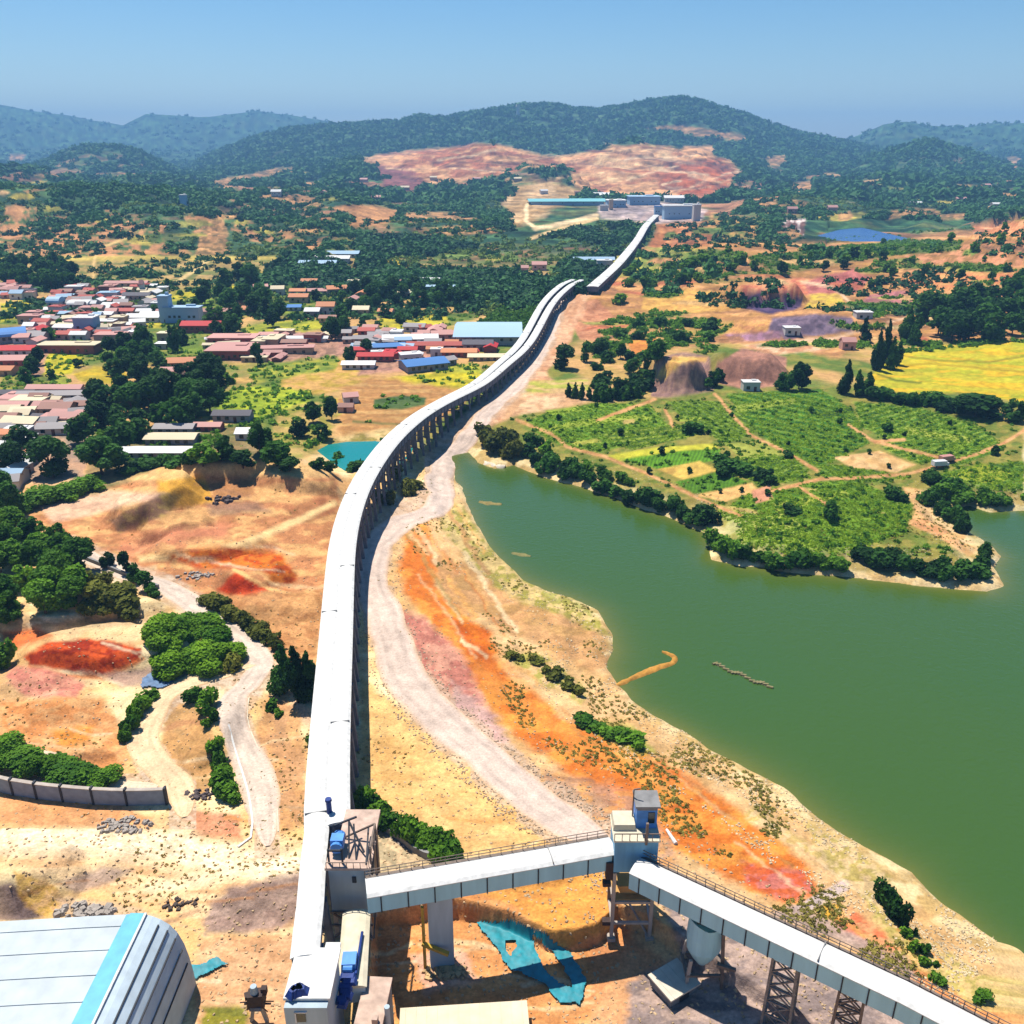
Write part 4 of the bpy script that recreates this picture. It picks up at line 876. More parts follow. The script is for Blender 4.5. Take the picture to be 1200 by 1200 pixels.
# left machinery tower
X0, Y0 = at_z(407, 1016, 11.5); X0 = float(X0); Y0 = float(Y0)
tl = empty('machinery_deck', (X0, Y0, float(gz(X0, Y0)))); zb = tl.location.z; tag(tl, 'concrete deck with drive machinery above a blue-grey chute house beside the long gallery', 'transfer tower')
t = MB(); t.box((0, 2.2, 8.0 - zb), (4.6, 4.4, 6.6)); t.build('wall', M_wall, tl)
t = MB(); t.box((.1, 2.3, 11.5 - zb), (5.4, 5.4, .35)); t.box((.3, 7.4, 11.0 - zb), (4.4, 5.4, .5)); t.build('deck', mat('pinkish_concrete', (216,188,170), .9, .3, .9, .1, bump=.4), tl)
t = MB(); t.box((.3, 7.4, 5.2 - zb), (3.4, 4.6, 10.8)); t.build('plinth', mat('stained_masonry', (196,164,130), .9, .35, .9, .1, bump=.5), tl)
for sx, sy in ((-2, .3), (2, .3), (-2, 4), (2, 4)):
    t = MB(); t.beam((sx, sy, -.4), (sx, sy, 4.8 - zb), .5); t.build('column', M_conc, tl)
t = MB()
for a, b in (((-2.5, -.1, .3), (2.5, -.1, 4.6)), ((2.5, -.1, .3), (-2.5, -.1, 4.6)), ((-2.5, -.1, 2.4), (2.5, -.1, 2.4)), ((2.5, -.1, .3), (2.5, 4, 4.6)), ((2.5, 4, .3), (2.5, -.1, 4.6)), ((-2.5, -.12, 4.6), (2.5, -.12, 4.6)), ((2.75, .4, 5), (2.75, .4, 14)), ((2.75, 4.4, 5), (2.75, 4.4, 14)), ((2.75, .4, 14), (2.75, 4.4, 14)), ((2.75, .4, 9), (2.75, 4.4, 14)), ((-2.6, 4.5, 11), (2.75, 4.4, 14))):
    t.beam((a[0], a[1], a[2] - zb * (a[2] > 4)), (b[0], b[1], b[2] - zb * (b[2] > 4)), .2)
t.build('bracing', M_steel, tl)
t = MB(); t.box((.7, -.05, 9.6 - zb), (.5, .12, .9)); t.build('vent', M_dark, tl)
dr = MB(); dr.box((-1.5, 2.6, 13.0 - zb), (1.5, 1.3, 1.3)); dr.tube((-1.5, 1.5, 12.8 - zb), (-1.5, 3.9, 12.8 - zb), .75, n=12); dv = dr.build('drive', M_blue2, tl)
t = MB()
for a, b in (((.0, 1.2, 11.7), (-.4, 4.6, 14.2)), ((.9, 1, 11.7), (.2, 4.4, 14.0)), ((-.4, 4.6, 14.2), (1.8, 1.6, 12.2)), ((-2.2, .4, 11.7), (-2.2, .4, 13.8)), ((-.6, .4, 11.7), (-.6, .4, 13.9)), ((-2.2, .4, 13.6), (-.6, .4, 13.6)), ((-2.2, 3.8, 11.7), (-2.2, 3.8, 14.4)), ((-2.2, 3.8, 14.2), (.4, 5.4, 14.2)), ((2.2, .2, 11.7), (1.8, 5.2, 12.8))):
    t.beam((a[0], a[1], a[2] - zb), (b[0], b[1], b[2] - zb), .2)
t.build('frame', M_dark, tl)
t = MB()
for k in range(8): t.beam((2.6, -.2 + k * .75, 11.6 - zb), (2.6, -.2 + k * .75, 12.6 - zb), .07)
t.beam((2.6, -.2, 12.6 - zb), (2.6, 5, 12.6 - zb), .08)
for k in range(7): t.beam((-2.4 + k * .8, -.35, 11.6 - zb), (-2.4 + k * .8, -.35, 12.5 - zb), .07)
t.beam((-2.4, -.35, 12.5 - zb), (2.5, -.35, 12.5 - zb), .08); t.build('railing', M_steel, tl)
x, y = at_z(386, 950, 11.2)
t = MB(); t.tube((0, 0, 0), (0, 0, 2.0), .36, .34, 12); t.tube((0, 0, 2.0), (0, 0, 2.3), .46, .4, 12); o = t.build('exhaust_stack', M_dblue, None, loc=(float(x), float(y), 10.8)); tag(o, 'short dark blue stack standing in the slot between the paired galleries', 'exhaust stack')

# lower gallery below the deck
gb = line3((418,1068), (412,1158), 6.5, 6.0, 6)
gallery('conveyor_gallery', gb, 2.9, 2.2, 'short cream-roofed gallery dropping toward the viewer below the machinery deck', rib=3, wallm=M_wall, roofm=M_cream, piers=False)
x, y = map(float, at_z(409, 1132, 6.9)); o = empty('drive_unit', (x, y, 6.55)); tag(o, 'bright blue drive unit with a dark blue sheet on the cream roof', 'drive unit')
t = MB(); t.box((0, .4, .55), (1.7, 1.9, 1.1), .05, taper=.9); t.tube((-.5, -.6, .6), (.5, -.6, .6), .42, n=10); t.build('motor', M_blue2, o)
t = MB(); random.seed(4)
for k in range(7): t.box((.1 + .25 * math.sin(k * 2.1), -1.3 - k * .55, .25 + .1 * math.cos(k)), (1.8 - .12 * k, 1.0, .35), .2 * math.sin(k * 3), taper=.7)
t.build('cover', M_dblue, o)
t = MB(); t.tube((.9, -1, .3), (.75, 4.5, .4), .16, n=8); t.build('duct', M_dblue, o)
# lower-left houses at the frame edge
x, y = map(float, at_z(367, 1143, 10.6)); hh = empty('head_house', (x, y, float(gz(x, y)))); zb = hh.location.z; tag(hh, 'flat white-roofed head house with blue-grey front where the left long gallery ends', 'head house')
t = MB(); t.box((0, 0, 10.9 - zb), (4.7, 6.1, .3)); t.box((1.4, 3.4, 10.75 - zb), (1.6, 1.0, .25)); t.build('roof', M_roof, hh)
t = MB(); t.box((0, -.1, (10.7 - zb) / 2), (4.1, 5.5, 10.7 - zb)); t.box((0, -3.2, 9.2 - zb), (4.3, 1.2, 2.9)); t.build('wall', M_wall, hh)
wn = MB(); wn.box((-.5, -3.84, 9.4 - zb), (.9, .1, 1.3)); wn = wn.build('window', M_glass, hh)
t = MB(); t.box((-1.05, -3.87, 9.4 - zb), (.14, .14, 1.5)); t.box((-.5, -3.87, 10.1 - zb), (1.2, .14, .12)); t.build('frame', M_roof, wn)
t = MB()
for k in range(6): t.box((.35 * math.cos(k * 1.7), .2 * math.sin(k * 2.3), .3), (1.7 - .1 * k, 1.0, .7), k * .5, taper=.5)
o = t.build('tarpaulin', M_dblue, None, loc=(x - 1.1, y - 2.3, 11.08)); tag(o, 'crumpled dark blue tarpaulin on the front edge of the flat white roof', 'tarpaulin')
x, y = map(float, at_z(440, 1170, 5.0)); o = empty('transfer_house', (x, y, float(gz(x, y))), -.06); zb = o.location.z; tag(o, 'small pinkish concrete house with grey side at the bottom beside the blue drive unit', 'shed')
t = MB(); t.box((0, -.5, (5 - zb) / 2), (2.6, 5.4, 5 - zb)); t.build('wall', M_conc2, o)
t = MB(); t.box((-.1, -.4, 5.1 - zb), (3.0, 5.8, .3)); t.box((.6, -3, 5.6 - zb), (.6, .6, .8)); t.build('roof', mat('pinkish_concrete', (216,188,170)), o)
t = MB(); t.tube((1.7, -2, 0), (1.7, -2, 6.4 - zb), .3, n=10); t.build('pipe', M_wall, o)

# pale roofs at the lower edge
def shed(px, py, z, w, d, rz, label, h=3.2, m=None, wm=None, name='shed', tilt=0):
    x, y = map(float, at_z(px, py, z)); g = float(gz(x, y)); o = empty(name, (x, y, g), rz); tag(o, label, 'shed'); H = z - g
    t = MB(); t.box((0, 0, H / 2 - .1), (w * .88, d * .88, H - .2)); t.build('wall', wm or M_conc2, o)
    t = MB(); t.box((0, 0, H), (w, d, .22)); 
    for k in range(int(w / 1.2)): t.box((-w / 2 + .6 + k * 1.2, 0, H + .13), (.08, d * .98, .06))
    t.build('roof', m or M_cream, o)
    t = MB(); t.box((0, -d * .44 - .04, H * .4), (w * .3, .1, H * .7)); t.build('door', M_dark, o); return o
shed(790, 1148, -1.2, 4.6, 4.2, .55, 'small diamond-set shed with pale flat roof beside the hopper', m=mat('pale_grey_sheet', (226,216,196), .8, .15, .8))
shed(544, 1196, -1.0, 14.5, 4.0, .07, 'long low shed with cream flat roof cut by the bottom edge', m=mat('cream_flat_sheet', (240,224,194), .8, .12, .6))

# rounded warehouse lower left
x0, y0 = -36.8, 74.0; wh = empty('warehouse', (x0, y0, float(gz(x0, y0)))); zb = wh.location.z; tag(wh, 'big rounded warehouse with pale roof, light blue edge band and grey ribbed side', 'warehouse')
prof = [(-66, 5.4), (-48, 7.6), (-34, 8.7), (-20.2, 9.7), (-10, 10.5), (-6.0, 10.75), (-3.9, 10.75), (-3.1, 10.45), (-2.3, 10.0), (-1.4, 9.2), (-.7, 8.0), (-.2, 6.3), (.1, 4.2), (.25, 2), (.3, 0)]
def extr(mb, pr, ya, yb, mi=0):
    for a, b in zip(pr, pr[1:]): mb.face([(a[0], ya, a[1]), (b[0], ya, b[1]), (b[0], yb, b[1]), (a[0], yb, a[1])], mi)
skew = lambda q: q
t = MB(); extr(t, prof[:6], -45, 0); 
for k in range(14): t.box((-33, -1.6 - k * 3.1, 0), (.1, .1, .1)) if False else t.sweep([(a, -1.6 - k * 3.1, b + .04) for a, b in prof[:6]], [(-.05, 0), (.05, 0), (.05, .05), (-.05, .05)])
t.build('roof', mat('bluish_white_sheet', (222,234,240), .6, .12, .5, .2, k=.52), wh)
t = MB(); extr(t, prof[5:7], -45, .02); t.box((-4.75, -22.4, 10.84), (1.6, 44.9, .12)); t.box((-3.85, -22.4, 10.86), (.25, 44.9, .2), mi=1); t.build('edge_band', [mat('light_blue_paint', (96,190,226), .5, .15, .8), M_roof], wh)
t = MB(); extr(t, prof[6:], -45, 0)
for j in (8, 9, 10, 11, 12):
    a = prof[j]; t.beam((a[0] + .03, -45, a[1] + .03), (a[0] + .03, -.8, a[1] + .03), .16, .16, mi=1)
t.build('side', [mat('grey_ribbed_side', (190,206,216), .7, .14, .6, .2, k=.8), M_dark], wh)
t = MB(); pts = [(a, 0, b) for a, b in prof]; t.face([(-66, 0, 0)] + pts); t.face([(q[0], -45, q[2]) for q in reversed(pts)] + [(-66, -45, 0)]); t.build('end_wall', M_wall, wh)

# retaining wall and kerbs
def strip_wall(name, pts, h, th, label, cat, m, cap=None, step=2.0, posts=True):
    Pw = [G(a, b) for a, b in pts]; Pd = np.array(densify([p[:2] for p in Pw], step)); zz = gz(Pd[:, 0], Pd[:, 1])
    b = (Pd[0][0], Pd[0][1], float(zz[0])); o = empty(name, b); tag(o, label, cat)
    L = [(p[0] - b[0], p[1] - b[1], z - b[2] - .3) for p, z in zip(Pd, zz)]
    MB().sweep(L, [(-th / 2, 0), (th / 2, 0), (th / 2, h + .3), (-th / 2, h + .3)]).build('panel', m, o)
    if cap: MB().sweep(L, [(-th * .8, h + .3), (th * .8, h + .3), (th * .8, h + .42), (-th * .8, h + .42)]).build('coping', cap, o)
    if posts:
        for k in range(0, len(L), 2): t = MB(); t.box((L[k][0], L[k][1], L[k][2] + h / 2 + .3), (.3, th + .3, h + .7)); t.build('post', M_dark, o)
    return o
strip_wall('retaining_wall', [(-60,912),(-20,922),(30,933),(90,940),(150,943),(196,942)], 2.7, .4, 'long blue-grey retaining wall with dark posts under the pale track at left', 'wall', mat('blue_grey_wall', (146,160,180), .9, .2, 1, bump=.4), M_conc)
strip_wall('kerb', [(268,850),(279,890),(291,930),(296,965),(294,982),(279,993)], .2, .3, 'white kerb along the left edge of the grey concrete road', 'kerb', M_roof, posts=False)
strip_wall('kerb', [(292,818),(290,842),(302,876),(318,915),(325,950),(326,975)], .12, .18, 'thin pale kerb along the right side of the grey concrete road', 'kerb', M_cream, posts=False)
strip_wall('retaining_wall', [(448,972),(470,985),(498,1004),(520,1010)], 1.0, .5, 'low grey-blue stone wall in front of the hedge behind the cross gallery', 'wall', M_conc2, posts=False)
strip_wall('stone_wall', [(98,655),(130,668),(160,680),(186,690)], 1.0, .5, 'low stone wall along the road below the dark trees at left', 'wall', M_conc2, posts=False)

# turquoise sheets on the ground
def groundsheet(name, poly, rgb, label, holes=(), lift=.25, cat='tarpaulin'):
    m = region(poly, 2) & (Y > 40) & (Y < 400)
    x = SX + (NSX - .5) * 10; y = SY + (NSY - .5) * 8
    ins = np.zeros(SX.shape, bool); ins[m] = sdist(x[m], y[m], poly) < 0
    for hpoly in holes: ins[m] &= ~(sdist(x[m], y[m], hpoly) < 0)
    f = ins[:-1, :-1] & ins[1:, :-1] & ins[:-1, 1:] & ins[1:, 1:]
    q = np.stack([idx[:-1, :-1], idx[:-1, 1:], idx[1:, 1:], idx[1:, :-1]], -1)[f]
    if not len(q): return None
    u, inv = np.unique(q, return_inverse=True); v = V[u].copy(); c = v.mean(0)
    v[:, 2] += lift + .22 * fbm(v[:, 0] / 1.1, v[:, 1] / 1.1, 3, 9); c[2] = v[:, 2].min()
    o = link(name, npmesh(name, v - c, inv.reshape(-1, 4), mat(name + str(rgb[0]), rgb, .55, .3, 1.2, .3), True), None, tuple(map(float, c))); tag(o, label, cat); return o
groundsheet('tarpaulin', [(558,1082),(600,1078),(640,1092),(668,1120),(688,1150),(680,1180),(655,1178),(640,1155),(600,1140),(580,1115)], (30,150,166), 'torn turquoise tarpaulin spread on the ochre yard under the cross gallery', [[(622,1100),(655,1125),(672,1158),(652,1150),(628,1120)], [(592,1104),(604,1106),(600,1122),(592,1116)]])
groundsheet('tarpaulin', [(222,1134),(256,1124),(268,1132),(250,1140),(226,1150)], (30,130,140), 'narrow dark teal sheet lying beside the rounded warehouse')
groundsheet('tarpaulin', [(166,796),(180,788),(198,790),(206,800),(190,808),(168,808)], (96,130,170), 'grey-blue tarpaulin heap beside the dusty track junction')

# scrap machine on legs near the warehouse
x, y, z = G(304, 1196); o = empty('machine', (x, y, z)); tag(o, 'dark rusty machine head on two pale legs right of the rounded warehouse', 'machine')
mg = mat('grimy_machine', (70,50,44)); t = MB()
for s in (-1, 1): l = MB(); l.beam((s * .9, 0, -.3), (s * .35, 0, 2.6), .35); l.build('leg', M_conc, o)
t.box((0, 0, 3.5), (1.9, 1.4, 1.7), .1, taper=.85); t.box((-.9, .1, 3.7), (.7, .7, .5), .4); t.box((.9, .3, 4.3), (.6, .6, .9)); t.tube((-1.4, 0, 2.6), (1.5, .2, 2.4), .12, n=6)
for k in range(6): t.beam((0, 0, 3), (1.9 * math.cos(k * 1.1), .8 * math.sin(k), 3 + 1.2 * math.sin(k * 2)), .1)
t.build('body', mg, o); t = MB(); t.tube((-.1, 0, 4.3), (-.1, 0, 5.3), .45, .35, 12); t.build('cap', M_wall, o); t = MB(); t.box((0, -.4, 2.6), (1.3, .7, .5)); t.build('gearbox', M_side, o)
def heap(name, px, py, n, sz, spread, m, label, cat):
    x, y, z = G(px, py); t = MB(); random.seed(int(px))
    for k in range(n):
        a = random.uniform(0, 6.28); r_ = spread * random.random() ** .7; xx, yy = r_ * math.cos(a) * 1.6, r_ * math.sin(a) * .7
        t.box((xx, yy, float(gz(x + xx, y + yy)) - z + sz * .1), (sz * random.uniform(.4, 1.3), sz * random.uniform(.3, .9), sz * random.uniform(.3, .7)), a * 2, taper=random.uniform(.3, .9))
    tag(t.build(name, m, None, loc=(x, y, z)), label, cat)
heap('scrap_heap', 212, 1060, 26, .7, 1.5, mat('dark_scrap', (84,70,62), .8, .4, 2), 'small dark scrap heap alone on the pale yard above the warehouse', 'scrap heap')
heap('rubble_heap', 145, 968, 80, .9, 2.4, mat('grey_rubble', (176,166,156), .9, .3, 2), 'scattered grey rubble below the retaining wall', 'rubble')
heap('rubble_heap', 235, 932, 30, .9, 1.6, mat('dark_rubble', (96,84,84), .9, .4, 2), 'dark rubble heap at the right end of the retaining wall', 'rubble')
heap('rubble_heap', 262, 586, 30, 1.4, 3, mat('dark_rubble', (96,84,84)), 'dark stone heap on the ochre hill slope', 'rubble')
heap('rubble_heap', 232, 676, 40, 1.0, 3, mat('grey_rubble', (176,166,156)), 'grey stone heap beside the orange clearing', 'rubble')
heap('rubble_heap', 523, 1140, 90, .8, 1.8, mat('pale_rubble', (214,180,130)), 'pale pink rubble in the yard left of the turquoise sheet', 'rubble')
heap('rubble_heap', 100, 1070, 50, 1.2, 2.2, mat('grey_rubble', (176,166,156)), 'pale timber scraps beside the grey spoil above the warehouse', 'scrap heap')
# white pole lying on the orange bank
x, y, z = G(792, 990); x2, y2, z2 = G(781, 974); t = MB(); t.tube((0, 0, .2), (x2 - x, y2 - y, z2 - z + .3), .3, .2, 8); tag(t.build('pipe', M_roof, None, loc=(x, y, z)), 'white pipe lying on the orange bank behind the transfer tower', 'pipe')
# floats and low bars in the lake
t = MB(); a = np.array(at_z(838, 779, ZL)).ravel(); b = np.array(at_z(902, 806, ZL)).ravel(); t0 = (float(a[0]), float(a[1]), ZL)
fl = empty('float_line', t0); tag(fl, 'line of dark floats across the open green water', 'float line')
for k in range(16):
    q = (b - a) * k / 15; t = MB(); t.tube((q[0] - .5, q[1] + .6 * math.sin(k), .1), (q[0] + .6, q[1] + .6 * math.sin(k + 1), .12), .28, .28, 8); t.build('float', mat('weathered_float', (150,140,96), .8, .3, 2), fl)
t = MB(); t.tube((0, 0, 0), (b[0] - a[0], b[1] - a[1], 0), .06, n=5); t.build('rope', M_steel, fl)
def bar(name, pts, w, h, rgb, label, cat):
    P_ = np.array(densify([tuple(map(float, at_z(px, py, ZL))) for px, py in pts], .5)); n = len(P_); D = np.gradient(P_, axis=0); D /= np.linalg.norm(D, axis=1)[:, None]; k = np.arange(n)
    ww = w * (.5 + fbm(k / 3., k * 0., 3, 3)) * np.sin(np.pi * (k + .6) / (n + .2)) ** .4; rws = []
    for u in np.linspace(-1, 1, 9): 
        p_ = P_ + np.stack([D[:, 1], -D[:, 0]], 1) * (ww * u)[:, None]; rws.append(np.column_stack([p_, np.full(n, ZL - .12) + h * (1 - u * u) * (.6 + .8 * fbm(p_[:, 0] / .8, p_[:, 1] / .8, 3, 5))]))
    v = np.stack(rws, 1); i = np.arange(n * 9).reshape(n, 9); q = np.stack([i[:-1, :-1], i[:-1, 1:], i[1:, 1:], i[1:, :-1]], -1).reshape(-1, 4); c = v.reshape(-1, 3).mean(0); c[2] = ZL
    tag(link(name, npmesh(name, v.reshape(-1, 3) - c, q, mat('silt' + str(rgb[0]), rgb, .9, .3, 1.2, .1, bump=.5), True), None, tuple(map(float, c))), label, cat)
bar('sand_spit', [(718,806),(730,800),(752,790),(772,782),(788,777),(790,770),(776,764)], 1.0, .5, (206,150,70), 'thin hooked ochre spit reaching into the green water', 'sand bar')
bar('sand_bar', [(562,588),(574,590),(588,591)], 1.6, .35, (150,136,84), 'small silt bar in the upper arm of the lake, nearest the crossing', 'sand bar')
bar('sand_bar', [(600,648),(611,650),(622,652)], 1.2, .3, (140,134,84), 'small silt bar beside the west shore below the first bar', 'sand bar')
bar('sand_bar', [(566,541),(578,546),(592,548)], 1.6, .9, (240,224,200), 'pale stony ledge at the tip of the upper lake arm', 'sand bar')
# ------------------------------------------------------------------ buildings
HOUSE = {}
ROOFC = {'red tiled': (196,96,84), 'brown': (172,128,114), 'pink': (214,160,150), 'white': (240,240,238), 'grey': (168,162,162), 'blue sheet': (84,140,206), 'pale blue': (172,204,230), 'cream': (236,220,184), 'orange': (226,150,104), 'crimson': (206,60,60), 'dark': (100,96,104), 'turquoise': (130,200,206)}
WALLC = {'white': (228,222,214), 'brick': (190,104,88), 'tan': (214,180,146), 'blue': (176,208,234), 'grey': (176,168,168), 'pink': (224,176,160)}
def house_meshes(style, roof, wall):
    k = (style, roof, wall)
    if k in HOUSE: return HOUSE[k]
    rm_ = mat('roof_' + roof.replace(' ', '_'), ROOFC[roof], .7, .2, .5, .2, rnd=.12); wm = mat('wall_' + wall, WALLC[wall], .85, .15, .5, .1, rnd=.1)
    w = MB(); r = MB()
    if style == 'gable':
        w.box((0, 0, .36), (.92, .88, .72)); w.face([(-.46, -.44, .72), (-.46, .44, .72), (-.46, 0, .98)]); w.face([(.46, .44, .72), (.46, -.44, .72), (.46, 0, .98)])
        for s in (-1, 1):
            r.face([(-.5, s * .5, .69), (.5, s * .5, .69), (.5, 0, 1.0), (-.5, 0, 1.0)][::s]); r.face([(-.5, s * .5, .64), (-.5, 0, .95), (.5, 0, .95), (.5, s * .5, .64)][::s])
            r.face([(-.5, s * .5, .64), (.5, s * .5, .64), (.5, s * .5, .69), (-.5, s * .5, .69)][::s])
            r.face([(s * .5, -.5, .64), (s * .5, -.5, .69), (s * .5, 0, 1.0), (s * .5, .5, .69), (s * .5, .5, .64), (s * .5, 0, .95)])
    elif style == 'barrel':
        w.box((0, 0, .3), (.94, .9, .6)); n = 8
        P_ = [(-.5 + 0, -.5 * math.cos(math.pi * k_ / n), .6 + .4 * math.sin(math.pi * k_ / n)) for k_ in range(n + 1)]
        for a, b in zip(P_, P_[1:]): r.face([(-.5, a[1], a[2]), (.5, a[1], a[2]), (.5, b[1], b[2]), (-.5, b[1], b[2])])
        r.face([(-.5, a[1], a[2]) for a in P_]); r.face([(.5, a[1], a[2]) for a in reversed(P_)])
    else:
        w.box((0, 0, .46), (.94, .94, .92)); r.box((0, 0, .95), (1, 1, .07)); r.box((.2, .2, 1.02), (.25, .25, .12))
    HOUSE[k] = (w.mesh('wall', wm), r.mesh('roof', rm_))
    return HOUSE[k]
win = MB(); win.box((0, 0, 0), (1, 1, 1)); M_win = win.mesh('window', M_glass); M_door = win.mesh('door', mat('brown_door', (110,70,50)))
def house(px, py, w, d, h, rz=0.0, style='gable', roof='red tiled', wall='white', name='house', openings=True):
    x, y, z = G(px, py); o = empty(name, (x, y + d * .3, float(min(gz(x, y), gz(x, y + d * .5), gz(x - w / 2, y), gz(x + w / 2, y))) - .15), rz)
    wm, r_ = house_meshes(style, roof, wall)
    link('wall', wm, o, scale=(w, d, h)); link('roof', r_, o, scale=(w, d, h))
    if openings and w * ppm(y) > 12:
        n = max(1, min(6, int(w / 3.2)))
        fy = -d * (.44 if style == 'gable' else .45 if style == 'barrel' else .47)
        for k in range(n):
            xx = -w * .4 + w * .8 * (k + .5) / n
            if k == n // 2: link('door', M_door, o, (xx, fy - .02, 1.05), scale=(1.1, .1, 2.1))
            else: link('window', M_win, o, (xx, fy - .02, h * .42), scale=(1.4, .1, 1.3))
    return o
def H1(label, cat='house', **kw):
    o = house(**kw); tag(o, label, cat); return o
